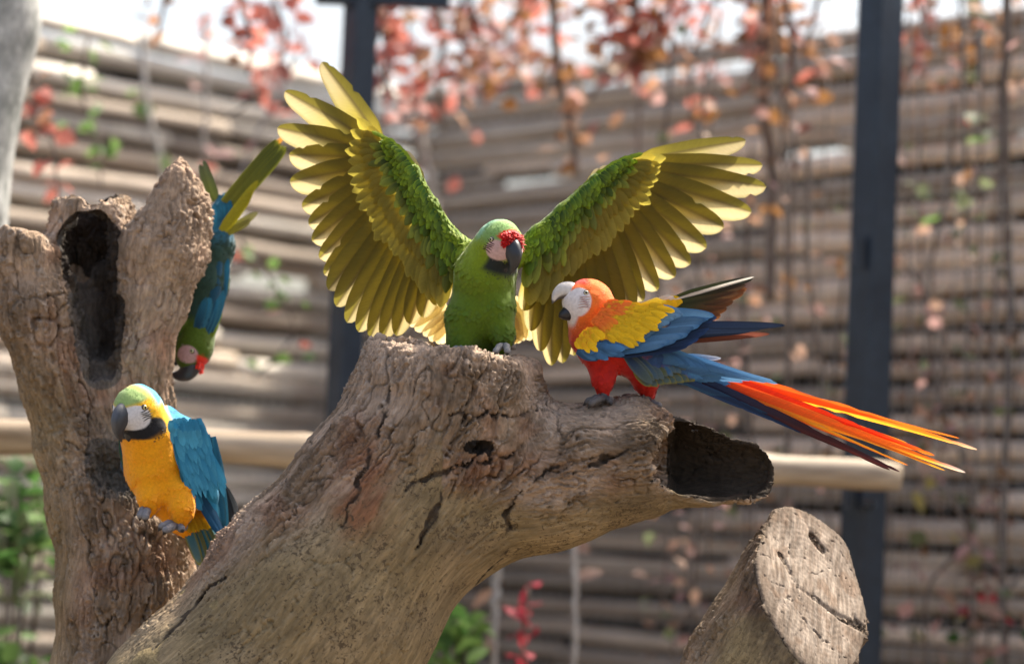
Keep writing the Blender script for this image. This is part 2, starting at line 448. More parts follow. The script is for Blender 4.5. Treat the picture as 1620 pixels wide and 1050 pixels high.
def backing(dr, length, ztop, off, gaps, label):  # added sheet behind the walls, blocks the sky between logs
    nrm = np.array([-dr[1], dr[0]]); nrm = nrm if nrm[1] > 0 else -nrm
    V, F = [], []; n = int(length/.05); zs = np.arange(0, ztop, .045); m = len(zs)
    for i in range(n+1):
        s_ = length*i/n; p = CORNER + dr*s_ + nrm*(off + .012*math.sin(s_*9)+.006*math.sin(s_*23))
        for z in zs: V.append((*p, z))
    for i in range(n):
        for j in range(m-1):
            sc_, zc_ = length*(i+.5)/n, zs[j]+.022
            if any(a-.03 < sc_ < b+.03 and (c+d)/2-.03 < zc_ < (c+d)/2+.03 for a, b, c, d in gaps): continue
            F.append((i*m+j, (i+1)*m+j, (i+1)*m+j+1, i*m+j+1))
    return tag(put('dark_backing', new_mesh('dark_backing', V, F), M_backing), label, 'shade cloth')
backing(dirR, 4.6, ZTOP-.06, .10, GR, 'added dark brown cloth showing between the logs of the shaded wall')
backing(dirL, 3.6, ZTOP-.06, .10, GL, 'added dark brown cloth showing between the logs of the sunlit wall')

M_steel = plain_mat('dark_blue_steel', (.010, .018, .032), (.022, .036, .055), 9, .34, .001, .2, spec=.5, objrand=.1)
def box_beam(a, b, w_, d_, ang=0.0):
    a = np.asarray(a, float); b = np.asarray(b, float); t = nz(b-a)
    s1 = nz(np.cross(t, [math.cos(ang), math.sin(ang), 0.0])) if abs(t[2]) > .9 else nz(np.cross(t, [0, 0, 1.0])); s2 = np.cross(t, s1)
    bv = .12; ring = []
    for x, y in ((1-bv, 1), (1, 1-bv), (1, bv-1), (1-bv, -1), (bv-1, -1), (-1, bv-1), (-1, 1-bv), (bv-1, 1)): ring.append(s1*x*w_/2+s2*y*d_/2)
    V = [a+r_ for r_ in ring]+[b+r_ for r_ in ring]
    F = [(i, (i+1) % 8, 8+(i+1) % 8, 8+i) for i in range(8)]+[tuple(range(8))[::-1], tuple(range(8, 16))]
    return V, F
for (px, yd, wd, lab) in ((1376, 2.1, .085, 'dark blue steel post crossing the shaded log wall behind the red tail'), (548, 2.5, .070, 'dark blue steel post partly behind the raised left wing')):
    p = P(px, 525, yd); root = thing('steel_post', (p[0], p[1], 0), lab, 'post')
    V, F = box_beam((p[0], p[1], 0), (p[0], p[1], 3.6), wd, wd, math.radians(38)); put('upright', new_mesh('upright', V, F, False), M_steel, root)
    V, F = box_beam((p[0], p[1], 0), (p[0], p[1], .012), .2, .2, math.radians(38)); put('base_plate', new_mesh('base_plate', V, F, False), M_steel, root)
    for zb in (2.35, 1.75):
        V, F = box_beam((p[0]-.05, p[1]-.052, zb-.04), (p[0]-.05, p[1]-.052, zb+.04), .03, .012); put('bracket', new_mesh('bracket', V, F, False), M_steel, root)
a = P(500, -12, 2.5); b = P(712, -14, 2.5); b[2] = a[2]
V, F = box_beam(a, b, .06, .06); tag(put('steel_beam', new_mesh('steel_beam', V, F, False), M_steel), 'dark steel beam running off the top of the post beside the raised wing', 'beam')

# perch pole in front of the wall
M_pole = plain_mat('peeled_pole', (.20, .14, .085), (.50, .41, .30), 7, .7, .003, .35, stretch=(.2, 3, 3), objrand=0)
pa, pb = P(-60, 690, 1.55), P(1424, 756, 1.7)
root = thing('perch_pole', pa, 'long smooth peeled pole lying level in front of the log walls', 'pole')
n = 40; pth = np.array([lerp(pa, pb, t) for t in np.linspace(0, 1, n)]); pth[:, 2] += .006*np.sin(np.linspace(0, 9, n)); rr = np.interp(np.linspace(0, 1, n), [0, 1], [PX(28, 1.6), PX(24, 1.6)])*(1+.04*np.sin(np.linspace(0, 41, n)) + .10*(np.abs(np.sin(np.linspace(0, 13, n))) > .96))
rr[-1] *= .9; V, F = tube(pth, rr, 20); put('shaft', new_mesh('shaft', V, F), M_pole, root)
# carriers under the pole ends so it hangs from the posts
for px in (546, 1376):
    t_ = (px+60)/1484; q = lerp(pa, pb, t_)
    V, F = box_beam(q+np.array([0, .03, -.06]), P(px, 735, 2.08 if px > 1000 else 2.48)*np.array([1, 1, 0])+np.array([0, 0, q[2]-.06]), .03, .02); put('bracket', new_mesh('bracket', V, F, False), M_steel, root)

# welded wire mesh in front of the shaded wall
M_wire = plain_mat('galvanised_wire', (.30, .30, .29), (.38, .38, .37), 30, .45, .0005, .1, spec=.5, metal=.2, objrand=0)
def wire_panel(dr, s0, s1, z0, z1, off, label, pitch=.052, r=.0016):
    nrm = np.array([-dr[1], dr[0]]); nrm = nrm if nrm[1] < 0 else -nrm; q = MB()
    def pt(s_, z): p = CORNER + dr*s_ + nrm*(off + .012*math.sin(s_*3+z*2)); return np.array([p[0], p[1], z])
    root = thing('wire_mesh', pt(s0, 0), label, 'wire mesh')
    for s_ in np.arange(s0, s1, pitch): q.add(*tube([pt(s_, z) for z in np.linspace(z0, z1, 9)], r, 4))
    for z in np.arange(z0, z1, pitch): q.add(*tube([pt(s_, z)-np.array([*(nrm*.003), 0]) for s_ in np.linspace(s0, s1, 14)], r, 4))
    q.build('wire_grid', M_wire, root, kind='stuff')
wire_panel(dirR, .25, 4.4, 0.02, 3.35, .55, 'galvanised square wire mesh standing in front of the shaded log wall')
wire_panel(dirL, .1, 2.2, 0.02, 2.1, .18, 'fine wire mesh fixed against the lower sunlit log wall')

# blurred grey trunk, upper left
yD = 1.2; root = thing('grey_trunk', P(-90, 2700, yD)*np.array([1, 1, 0]), 'smooth mottled grey trunk leaning beyond the broken left limb', 'tree')
M_gtrunk = plain_mat('mottled_grey_bark', (.16, .17, .155), (.46, .46, .43), 26, .85, .004, .5, stretch=(1, 1, .5), objrand=0)
top = P(10, -400, yD); pts = [P(-240, 900, yD)*np.array([1, 1, 0]), P(-190, 640, yD), P(-100, 330, yD), P(-40, 120, yD), P(-15, 0, yD), top]
ts = np.linspace(0, 1, 60); pth = poly(pts, ts); rr = np.interp(ts, np.linspace(0, 1, 6), [PX(170, yD), PX(150, yD), PX(112, yD), PX(86, yD), PX(80, yD), PX(76, yD)])
V, F = tube(pth, rr, 32); V = V + (fbm(V*6, 2)*.012)[:, None]*np.array([1, 0, .2]); put('trunk', new_mesh('trunk', V, F), M_gtrunk, root)
# ================================================================== dead trees the birds sit on
def prim(a, b, ya, yb=None):                         # (px, py, radius px) x 2 with depths -> cone in metres
    yb = ya if yb is None else yb
    return (P(a[0], a[1], ya), P(b[0], b[1], yb), PX(a[2], ya), PX(b[2], yb))
def chain(pts):                                      # [(px, py, r, depth), ...]
    return [prim(p, q, p[3], q[3]) for p, q in zip(pts[:-1], pts[1:])]
def axes(V, prims, k=.03):
    D = np.zeros_like(V); W = 0
    for a, b, ra, rb in prims:
        d = cone(V.astype(np.float32), a, b, ra, rb); w_ = np.exp(-np.clip(d, -.1, 1)/k)[:, None]
        D += nz(b-a)*w_
    return D/(np.linalg.norm(D, axis=1)[:, None]+1e-9)
def streak(V, D, fr, st, n=3):
    return sum(perlin((V + D*(j*st))*fr) for j in range(-n, n+1))/(2*n+1)*2.2
def refine(V, F):                                        # split the quads that face the picture into four
    n = np.cross(V[F[:, 2]]-V[F[:, 0]], V[F[:, 3]]-V[F[:, 1]]); c = V[F].mean(1); n /= np.linalg.norm(n, axis=1)[:, None]+1e-12
    tc = CAM-c; tc /= np.linalg.norm(tc, axis=1)[:, None]; sel = (n*tc).sum(1) > -.25
    A = F[sel]; e = np.sort(np.stack([A, np.roll(A, -1, 1)], -1).reshape(-1, 2), 1)
    ue, inv = np.unique(e[:, 0].astype(np.int64)*len(V)+e[:, 1], return_inverse=True); inv = inv.reshape(-1, 4)
    mid = (V[ue//len(V)]+V[ue % len(V)])/2; m = len(V)+inv; cc_ = len(V)+len(ue)+np.arange(len(A))
    new = [np.stack([A[:, k], m[:, k], cc_, m[:, k-1]], 1) for k in range(4)]
    return np.concatenate([V, mid, c[sel]]), np.concatenate([F[~sel]]+new)
def saw(q, sh=.85):                                      # slow rise, abrupt drop: overlapping flakes
    f = q-np.floor(q); return np.where(f < sh, f/sh, (1-f)/(1-sh))
def bark_shape(V, F, D, rough, seed=0.0):
    Nn = vnormals(V, F); Q = V + seed
    wob = np.stack([perlin(Q*9+5), perlin(Q*9+25), perlin(Q*9+45)], 1)
    Dw = D + wob*.22; Dw /= np.linalg.norm(Dw, axis=1)[:, None]; Q = Q + wob*.006
    s1 = streak(Q, Dw, 19, .045, 3)*1.2; s2 = streak(Q+3.1, Dw, 52, .017, 4)*1.2; s3 = streak(Q+7.7, Dw, 140, .007, 4)*1.2
    lum = fbm(Q*5, 2); fine = fbm(Q*120, 2); ax = (Q*Dw).sum(1)
    g1 = 1-sstep(.0, .07, np.abs(s1+.15*s2)); g2 = 1-sstep(0, .10, np.abs(s2+.15*s3)); g3 = 1-sstep(0, .22, np.abs(s3))
    q = s2*1.5 + s1*1.2 + .35*s3 + perlin(Q*22)*.12; ter = saw(q); t2 = saw(s3*1.2+s2*2.2+perlin(Q*60)*.25)
    pat = sstep(-.30, .20, fbm(Q*7+60, 2))
    r = rough*(.35+.65*pat)
    d = lum*.009*np.clip(rough*3, .1, 1) + rough*s1*.008 + r*(ter*.0085 + t2*.0034 - g1*.0070 - g2*.0040 - g3*.0018 + fine*.0016) + (1-rough)*(s1*.0012 - g1*g2*.004 + fine*.0005)
    V2 = V + Nn*d[:, None]
    return V2, dict(s1=s1, s2=s2, s3=s3, lum=lum, g1=g1, g2=g2, ter=ter-.4, t2=t2)
def hit(f, px, py):                                    # first point of a solid seen at a pixel
    d = nz(fwd + rgt*(px-IW/2)/FPX + upv*(IH/2-py)/FPX); t = 5.0
    for _ in range(60):
        v = float(f((CAM+d*t)[None].astype(np.float32))[0]); t += v*.8
        if v < .0005 or t > 7: break
    return CAM + d*t if t < 7 else P(px, py, .05)
def groove(f, pts, push=.0):                            # cracks laid on the surface: [(px, py, r px), ...]
    q = [hit(f, a, b)+np.array([0, push, 0]) for a, b, _ in pts]
    return [(q[i], q[i+1], PX(pts[i][2]), PX(pts[i+1][2])) for i in range(len(pts)-1)]
def carve(d, p, cuts, k=.006):
    for (a, b, ra, rb) in cuts: d = smax(d, -cone(p, a, b, ra, rb), k)
    return d
def tree_mesh(name, f, prims, box, h, roughf, colf, parent, seed=0.0, part='trunk', fibf=None):
    lo = np.min(box, 0); hi = np.max(box, 0)
    V, F = refine(*mesh_sdf(f, lo, hi, h))
    D = axes(V, prims); px, py = proj(V)
    r = roughf(px, py, V); V2, s = bark_shape(V, F, D, r, seed)
    c, fl = colf(px, py, V, r, s)
    ctr = V.mean(0); q = V2-ctr; fb = q - D*((q*D).sum(1)*.78)[:, None]
    if fibf is not None: fb = fibf(V2, fb)
    me = new_mesh(part, V2, F, Col=np.clip(c, 0, 1), fleck=np.clip(fl, 0, 1), fibre=fb)
    return put(part, me, M_bark, parent)
TAN = np.array([.25, .172, .108]); PINK = np.array([.385, .278, .195]); OLIVE = np.array([.24, .18, .088])
RUST = np.array([.23, .10, .05]); SHADEW = np.array([.055, .04, .03]); GREYW = np.array([.27, .24, .205]); DEEP = np.array([.09, .065, .045])  # darkest tone combines rotten wood with the shade inside holes and cracks
def barkcol(px, py, V, r, s):
    c = mixc(TAN, PINK, sstep(-.3, .5, fbm(V*6+9, 2)))
    c = mixc(c, GREYW*1.35, .6*sstep(.1, .6, s['ter'])*sstep(.3, .9, s['t2']))
    c = mixc(c, TAN*.30, .6*sstep(.3, .9, s['g1'])*r + .35*s['g2']*r)  # grooves: darker wood plus crevice shade put into the colour
    c = mixc(c, TAN*.62, .6*sstep(.1, .7, fbm(V*13+77, 3))*r)
    c = mixc(c, TAN*.45, .6*sstep(.12, .55, s['s1'] + .3*s['s2'])*r); c = mixc(c, PINK*1.15, .5*sstep(-.1, -.5, s['s1'])*r)
    c = mixc(c, RUST, .35*sstep(.15, .6, fbm(V*7+31, 3))*r)
    return c

# ---- the big forked trunk in front: stump top + hollow side branch
A_main = chain([(205, 1340, 236, .03), (368, 1160, 208, .02), (508, 962, 178, .0), (622, 806, 160, .0), (702, 690, 148, .0), (712, 600, 138, .0)])
A_side = chain([(740, 790, 120, .0), (880, 752, 104, -.01), (1000, 727, 88, -.02), (1052, 732, 72, -.02)])
A_prims = A_main + A_side
shell_o = prim((1030, 729, 82), (1182, 745, 49), -.02, -.03); shell_i = prim((1040, 727, 72), (1186, 741, 40), -.02, -.03)
top_n = nz(np.array([.10, -.05, 1.0])); top_p = P(705, 556, .0)
_fa = field(A_main, .05); _fs = field(A_side, .05)
_fp = lambda p: smin(_fa(p), _fs(p), .05)
A_cuts = [prim((744, 706, 10), (772, 708, 9), -.16, -.16), prim((744, 706, 10), (772, 708, 9), -.12, -.12), prim((744, 706, 10), (772, 708, 9), -.08, -.08)]
for g_ in ([(650, 886, 1.5), (662, 862, 4), (680, 824, 6), (690, 800, 5), (696, 784, 2)], [(640, 775, 2), (668, 758, 5), (720, 738, 6), (770, 728, 4), (812, 716, 2)], [(590, 715, 2), (568, 755, 4), (556, 800, 4), (540, 835, 2)],
           [(455, 770, 2), (490, 695, 5), (518, 640, 6), (548, 600, 3)], [(805, 838, 2), (800, 812, 7), (812, 790, 6), (828, 775, 2)],
           [(236, 1042, 3), (280, 985, 6), (330, 930, 6), (370, 902, 2)], [(848, 648, 4), (815, 660, 6), (770, 656, 6), (712, 656, 3)], [(905, 752, 2), (930, 738, 5), (962, 722, 6), (990, 716, 3)],
           [(845, 762, 2), (868, 748, 6), (880, 735, 3)], [(628, 590, 2), (612, 640, 4), (600, 690, 4)], [(735, 965, 1.5), (770, 905, 2.5), (800, 872, 1.5)]):
    A_cuts += groove(_fp, [(a, b, r*.68) for a, b, r in g_], .003)
def fieldA(p):
    m = _fa(p)
    nse = perlin(p*30)*.010 + perlin(p*75)*.006
    m = smax(m, (p-top_p)@top_n.astype(np.float32) + nse, .012)
    d = smin(m, _fs(p), .05)
    d = smax(d, (p[:, 0]-float(P(1066, 730, -.02)[0])) + perlin(p*26)*.008, .02)
    sh = np.maximum(cone(p, *shell_o) + perlin(p*22)*.004, -cone(p, *shell_i) - perlin(p*40)*.002)
    ycut = -.058 + .55*np.clip(p[:, 0]-float(P(1062, 730, -.03)[0]), -.02, .09) + perlin(p*34)*.008 - .05*sstep(.02, .10, float(P(1100, 725, -.03)[2])-p[:, 2])
    sh = smax(sh, ycut - p[:, 1], .004)
    d = smax(d, -cone(p, P(1035, 729, -.06), P(1180, 735, -.06), PX(56), PX(44)), .006)
    d = np.minimum(d, sh)
    near = np.abs(d) < .035; q = p[near]; d2 = d.copy(); wq = q + np.stack([perlin(q*38), perlin(q*38+9), perlin(q*38+21)], 1)*.009
    d2[near] = carve(carve(d[near], wq, A_cuts[3:], .003), q, A_cuts[:3], .004)
    return carve(d2, p, A_cuts[:3], .004)
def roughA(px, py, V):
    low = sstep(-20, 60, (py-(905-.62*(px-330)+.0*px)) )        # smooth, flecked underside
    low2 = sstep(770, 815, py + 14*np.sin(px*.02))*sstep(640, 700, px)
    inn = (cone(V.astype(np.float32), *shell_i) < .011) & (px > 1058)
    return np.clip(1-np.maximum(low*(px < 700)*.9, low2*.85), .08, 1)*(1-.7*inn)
def colA(px, py, V, r, s):
    c = barkcol(px, py, V, r, s); sm = 1-r; Vq = V.astype(np.float32); dc = np.full(len(V), 1.0, np.float32)
    Vq = Vq + np.stack([perlin(Vq*38), perlin(Vq*38+9), perlin(Vq*38+21)], 1)*.009
    for q_ in A_cuts: dc = np.minimum(dc, cone(Vq, *q_))
    c = mixc(c, OLIVE*(1+.18*s['lum'])[:, None], .85*sm)
    rp = np.exp(-(((px-575)/45)**2+((py-765)/75)**2)) + np.exp(-(((px-560)/30)**2+((py-810)/30)**2)) + .7*np.exp(-(((px-790)/130)**2+((py-735)/22)**2))
    c = mixc(c, RUST, np.clip(rp*(.6+.8*s['s2']), 0, .85))
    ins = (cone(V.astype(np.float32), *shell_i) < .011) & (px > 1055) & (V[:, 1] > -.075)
    c = mixc(c, DEEP*.32, ins*.96)  # shade inside the hollow branch put into its dark wood colour
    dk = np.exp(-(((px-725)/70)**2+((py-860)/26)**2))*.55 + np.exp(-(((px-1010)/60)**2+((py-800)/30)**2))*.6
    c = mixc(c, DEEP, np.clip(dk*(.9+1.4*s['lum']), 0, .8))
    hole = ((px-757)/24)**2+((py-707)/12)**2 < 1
    c = mixc(c, SHADEW*.3, hole*1.0)  # slot painted near black for the shade inside it
    c = mixc(c, SHADEW*.6, sstep(.0035, .0, dc + .003*s['s3'])*.9)  # dark crack wood, with the shade inside cracks painted in
    crust = (V-top_p)@top_n > -.02
    c = mixc(c, PINK*1.15, crust*.6*(1-s['g2']))
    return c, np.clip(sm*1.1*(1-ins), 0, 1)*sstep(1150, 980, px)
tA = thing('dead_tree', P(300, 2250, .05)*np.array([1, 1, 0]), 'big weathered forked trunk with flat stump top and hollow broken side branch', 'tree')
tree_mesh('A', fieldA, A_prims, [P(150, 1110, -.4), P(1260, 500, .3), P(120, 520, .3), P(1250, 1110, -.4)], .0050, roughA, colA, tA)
loT = field(chain([(300, 2320, 300, .05), (250, 1500, 260, .04), (368, 1160, 208, .02), (440, 1040, 172, .0)]), .05)
Vl, Fl = mesh_sdf(loT, P(-150, 2400, -.4)*np.array([1, 1, 0])-np.array([0, 0, .05]), P(760, 1065, .5), .02)
put('lower_trunk', new_mesh('lower_trunk', Vl+vnormals(Vl, Fl)*(fbm(Vl*12)*.015)[:, None], Fl, Col=np.tile(OLIVE, (len(Vl), 1)), fleck=np.full(len(Vl), .6), fibre=Vl), M_bark, tA)

# ---- the upright hollow trunk on the left
YB = .27
B_tr = chain([(200, 1330, 128, YB), (200, 1100, 118, YB), (198, 940, 106, YB), (196, 850, 100, YB), (165, 790, 92, YB), (122, 715, 62, YB), (92, 610, 55, YB-.01), (62, 490, 57, YB-.02), (44, 400, 54, YB-.02), (40, 330, 50, YB-.02)])
B_rt = chain([(215, 830, 84, YB), (240, 720, 46, YB+.02), (226, 640, 46, YB), (228, 560, 40, YB-.01), (246, 475, 46, YB-.01), (262, 400, 58, YB-.01), (270, 350, 55, YB), (282, 290, 44, YB), (290, 235, 30, YB)])
B_mid = chain([(170, 640, 66, YB+.03), (150, 520, 74, YB+.04), (142, 400, 68, YB+.04), (145, 345, 62, YB+.04)])
B_prims = B_tr + B_rt + B_mid
B_cuts = [prim((140, 375, 47), (140, 400, 46), YB-.07, YB-.02), prim((140, 300, 43), (140, 400, 46), YB+.045, YB+.045), prim((140, 385, 48), (152, 490, 44), YB-.03, YB-.03), prim((152, 490, 44), (160, 580, 27), YB-.035, YB-.045), prim((142, 390, 46), (160, 545, 34), YB+.025, YB+.015),
          prim((172, 700, 36), (185, 740, 42), YB-.11, YB-.09), prim((185, 740, 44), (215, 760, 36), YB-.13, YB-.13),
          prim((258, 575, 12), (252, 530, 8), YB-.075), prim((282, 640, 5), (272, 580, 4), YB-.05), prim((150, 640, 5), (270, 625, 4), YB-.085)]
_fb = field(B_tr, .03); _fr = field(B_rt, .03); _fm = field(B_mid, .02); zl = float(P(45, 374, YB)[2]); zm = float(P(140, 312, YB)[2])
def fieldB(p):
    nse = perlin(p*28)*.014 + perlin(p*70)*.008
    a = smax(_fb(p), p[:, 2]-zl + nse + .25*(p[:, 0]-float(P(45, 370, YB)[0])), .008)
    m = smax(_fm(p), p[:, 2]-zm + nse*1.1 - .1*(p[:, 1]-YB), .008)
    r = _fr(p); dx = p[:, 0]-float(P(286, 250, YB)[0])
    spl = perlin(p*np.array([70, 70, 0], np.float32))*.022 + perlin(p*np.array([150, 150, 6], np.float32))*.012
    r = smax(r, (p[:, 2]-float(P(286, 262, YB)[2]) + np.where(dx > 0, 1.15, 1.6)*np.abs(dx) + spl)*.6, .006)
    d = smin(smin(a, r, .035), m, .02)
    near = np.abs(d) < .07; q = p[near]; d2 = carve(d, p, B_cuts, .012); wq = q + np.stack([perlin(q*24), perlin(q*24+9), perlin(q*24+21)], 1)*.014 + (perlin(q*60)*.005)[:, None]
    d2[near] = carve(d[near], wq, B_cuts, .008); return d2
def roughB(px, py, V): return np.clip(1 - .55*sstep(450, 700, py)*sstep(140, 70, px+.0*py) - .0*px, .35, 1)
def colB(px, py, V, r, s):
    c = barkcol(px, py, V, r, s)
    c = mixc(c, PINK*1.08, .55*sstep(190, 215, px)*sstep(640, 560, py))
    c = mixc(c, OLIVE*1.1, .5*sstep(140, 80, px)*sstep(480, 700, py))
    rp = np.exp(-(((px-252)/20)**2+((py-545)/40)**2))*.9 + np.exp(-(((px-190)/75)**2+((py-622)/26)**2))*.6 + .5*np.exp(-(((px-110)/35)**2+((py-560)/60)**2))
    c = mixc(c, RUST*1.2, np.clip(rp*(.7+.8*s['s2']), 0, .8))
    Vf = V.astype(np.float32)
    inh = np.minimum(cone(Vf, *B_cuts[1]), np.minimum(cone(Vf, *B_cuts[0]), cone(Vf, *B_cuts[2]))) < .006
    c = mixc(c, SHADEW*.35, inh*sstep(500, 430, py)*.95)  # shade of the upper hollow painted over its rotten wood
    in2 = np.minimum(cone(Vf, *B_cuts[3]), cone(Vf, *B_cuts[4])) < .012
    c = mixc(c, GREYW*.40, in2*.8); c = mixc(c, SHADEW*.5, in2*sstep(135, 165, px+.12*(py-480)*0)*sstep(600, 540, py)*.8)  # grey hollow wall; shade along its right side put into the colour
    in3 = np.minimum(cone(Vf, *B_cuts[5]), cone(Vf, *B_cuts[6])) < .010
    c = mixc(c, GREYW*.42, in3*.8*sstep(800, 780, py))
    return c, .35*sstep(600, 750, py)*sstep(170, 100, px)
tB = thing('dead_tree', P(200, 2500, YB)*np.array([1, 1, 0]), 'upright hollow dead trunk with three broken limbs behind the blue and yellow macaw', 'tree')
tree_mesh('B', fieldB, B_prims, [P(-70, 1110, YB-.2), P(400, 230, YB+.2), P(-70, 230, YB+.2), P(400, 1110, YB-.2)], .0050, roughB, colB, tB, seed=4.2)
loB = field(chain([(190, 2500, 200, YB+.05), (200, 1330, 128, YB), (200, 1050, 108, YB)]), .05)
Vl, Fl = mesh_sdf(loB, np.array([*P(-150, 1500, YB-.3)[:2], -.05]), P(560, 1065, YB+.4), .02)
put('lower_trunk', new_mesh('lower_trunk', Vl+vnormals(Vl, Fl)*(fbm(Vl*12)*.012)[:, None], Fl, Col=np.tile(TAN, (len(Vl), 1)), fleck=np.full(len(Vl), .3), fibre=Vl), M_bark, tB)

# ---- sawn leaning log, lower right
YC = .08
cdir = nz(P(1336, 823, YC)-P(1290, 912, YC)); c0 = P(1286, 926, YC)
C_ax = [(c0 - cdir*.42, c0 + cdir*.3, PX(122, YC), PX(112, YC))]
cut_n = nz(np.array([.58, -.63, .52]))
cut_p = c0.copy()
e1 = nz(np.cross(cut_n, [0, 0, 1])); e2 = np.cross(cut_n, e1)
ga = nz(e2*.85 + e1*.52); gb = np.cross(cut_n, ga)   # direction of the saw marks on the face
def onface(px, py):                                   # pixel on the sawn face -> point
    d = fwd + rgt*(px-IW/2)/FPX + upv*(IH/2-py)/FPX; t = ((cut_p-CAM)@cut_n)/(d@cut_n); return CAM + d*t
def facecut(a, b, ra, rb): return (onface(*a), onface(*b), PX(ra, YC), PX(rb, YC))
C_cuts = [facecut((1266, 808), (1288, 852), 1.8, 3), facecut((1286, 848), (1302, 868), 8, 7), facecut((1302, 868), (1330, 930), 2.4, 1.8), facecut((1236, 876), (1250, 905), 6, 5), facecut((1222, 858), (1238, 880), 1.5, 2),
          facecut((1262, 930), (1330, 976), 1, 5), facecut((1225, 860), (1262, 930), 1.2, 1.5), facecut((1310, 880), (1352, 950), 1.5, 1), facecut((1330, 976), (1378, 998), 6, 8), facecut((1240, 812), (1252, 826), 2, 1.5), facecut((1352, 975), (1362, 990), 4, 6)]
def fieldC(p):
    d = cone(p, *C_ax[0]) + perlin(p*9)*.008
    fl = (p-cut_p)@cut_n.astype(np.float32) + perlin(p*9)*.004
    d = smax(d, fl, .007)
    return carve(d, p, C_cuts, .003)
def facedist(V): return (V-cut_p)@cut_n
def roughC(px, py, V):
    on = sstep(-.008, -.003, facedist(V)); rim = sstep(-.075, -.02, facedist(V))
    panel = sstep(0, 1, (py-(955-.9*(px-1195)*0)) / 30)*sstep(1300, 1270, px-.4*(py-1000))*sstep(1150, 1195, px+.55*(py-960))
    return np.clip((1-.9*panel)*(.75+.5*rim), .06, 1.2)*(1-on) + .04*on
def colC(px, py, V, r, s):
    fd = facedist(V); on = sstep(-.008, -.003, fd)
    c = barkcol(px, py, V, r, s); c = mixc(c, OLIVE*1.35, np.clip(.9-r, 0, .9))
    c = mixc(c, DEEP*.8, .75*sstep(-.07, -.02, fd)*sstep(-.5, .1, s['s2']))
    q = V - cut_p; a = q@e1; b = q@e2
    a1 = q@ga; b1 = q@gb; grain = .9*perlin(np.stack([a1*10, b1*75, a1*0], 1)) + .6*perlin(np.stack([a1*24, b1*170, a1*0+5], 1)) + .35*fbm(V*40, 2)
    fc = mixc(np.array([.165, .125, .092]), np.array([.275, .222, .172]), sstep(-.5, .5, grain))
    fc = mixc(fc, np.array([.17, .11, .07]), .6*sstep(.2, .7, fbm(V*22, 3)))
    rad = np.sqrt(a*a+b*b) + perlin(V*14)*.006; fc = fc*(1+.10*np.sin(rad*2*np.pi/.011))[:, None]
    rim = sstep(PX(88, YC), PX(112, YC), np.linalg.norm((V-c0)-((V-c0)@cdir)[:, None]*cdir, axis=1)); fc = mixc(fc, DEEP*1.2, rim*.7)
    c = mixc(c, fc, on)
    return c, (1-on)*.55*np.clip(1-r, 0, 1)
tC = thing('sawn_log', P(700, 2400, YC)*np.array([1, 1, 0]), 'leaning sawn log with a pale cracked cut face', 'log')
tree_mesh('C', fieldC, C_ax, [P(1040, 1100, YC-.25), P(1420, 770, YC+.3), P(1040, 770, YC+.3), P(1420, 1100, YC-.25)], .0046, roughC, colC, tC, seed=9.0, part='log_end', fibf=lambda V, fb: np.where((facedist(V) > -.005)[:, None], np.stack([(V-cut_p)@ga*.14, (V-cut_p)@gb*.9, np.zeros(len(V))], 1), fb))
gz = c0 - cdir*(c0[2]/cdir[2]+.03)
Vt, Ft = tube([c0-cdir*.20, c0-cdir*.6, lerp(c0, gz, .7), gz], [PX(108, YC), PX(124, YC), .16, .17], 40, cap=True)
put('log_base', new_mesh('log_base', Vt, Ft, Col=np.tile(TAN, (len(Vt), 1)), fleck=np.full(len(Vt), .3), fibre=Vt), M_bark, tC)
# ================================================================== macaws
def scatter(root, V, N_, C, pr, fl, size, n, tilt=.05, jit=.08, name='plumage'):
    idx = RNG.choice(len(V), n, p=pr/pr.sum()); mb = MB()
    for i in idx:
        v, nn = V[i], N_[i]; t = fl[i] + RNG.normal(0, .16, 3); t = nz(t - nn*(t@nn)); L = size[i]*RNG.uniform(.75, 1.25)
        c = np.clip(C[i]*(1+RNG.uniform(-jit, jit))*(1+RNG.normal(0, .03, 3)), 0, 1)
        mb.add(*feather(v - nn*.0016 - t*L*.3, v + t*L*.7 + nn*(L*tilt), L*.62, nn, lambda U, Vv: np.broadcast_to(c, U.shape+(3,))*(.85+.22*U)[..., None], 'covert', n=6, m=3, camber=.2))
    return mb.build(name, M_plume, root, kind='stuff')
def patch(parent, name, n, quad, dirs, ln, wd, colf, d, mat=None, nrm=TOCAM, jit=.12):
    """n loose feathers over a pixel quad (a, b, c, e: start corners then end corners); later ones lie underneath"""
    a, b, c, e = [np.array(q, float) for q in quad]; mb = MB(); da, de = np.array(dirs[0], float), np.array(dirs[1], float)
    for i in range(n):
        s_, t_ = RNG.random(), RNG.random(); base = lerp(lerp(a, b, s_), lerp(c, e, s_), t_); dv = lerp(da, de, s_) + RNG.normal(0, jit, 2); dv = dv/np.linalg.norm(dv)
        L = lerp(ln[0], ln[1], t_)*RNG.uniform(.75, 1.25); d0 = lerp(lerp(d[0], d[1], s_), lerp(d[2], d[3], s_), t_) + RNG.uniform(-.0008, .0008)
        p, q = P(*base, d0), P(*(base+dv*L), d0+.0015)
        mb.add(*feather(p, q, PX(wd*RNG.uniform(.8, 1.2)), rolled(q-p, nrm, RNG.uniform(-6, 6)), colf(s_, t_), 'covert', n=8, m=5, camber=.12, bend=RNG.uniform(-.06, .06)))
    return mb.build(name, mat or M_plume, parent, kind='stuff')
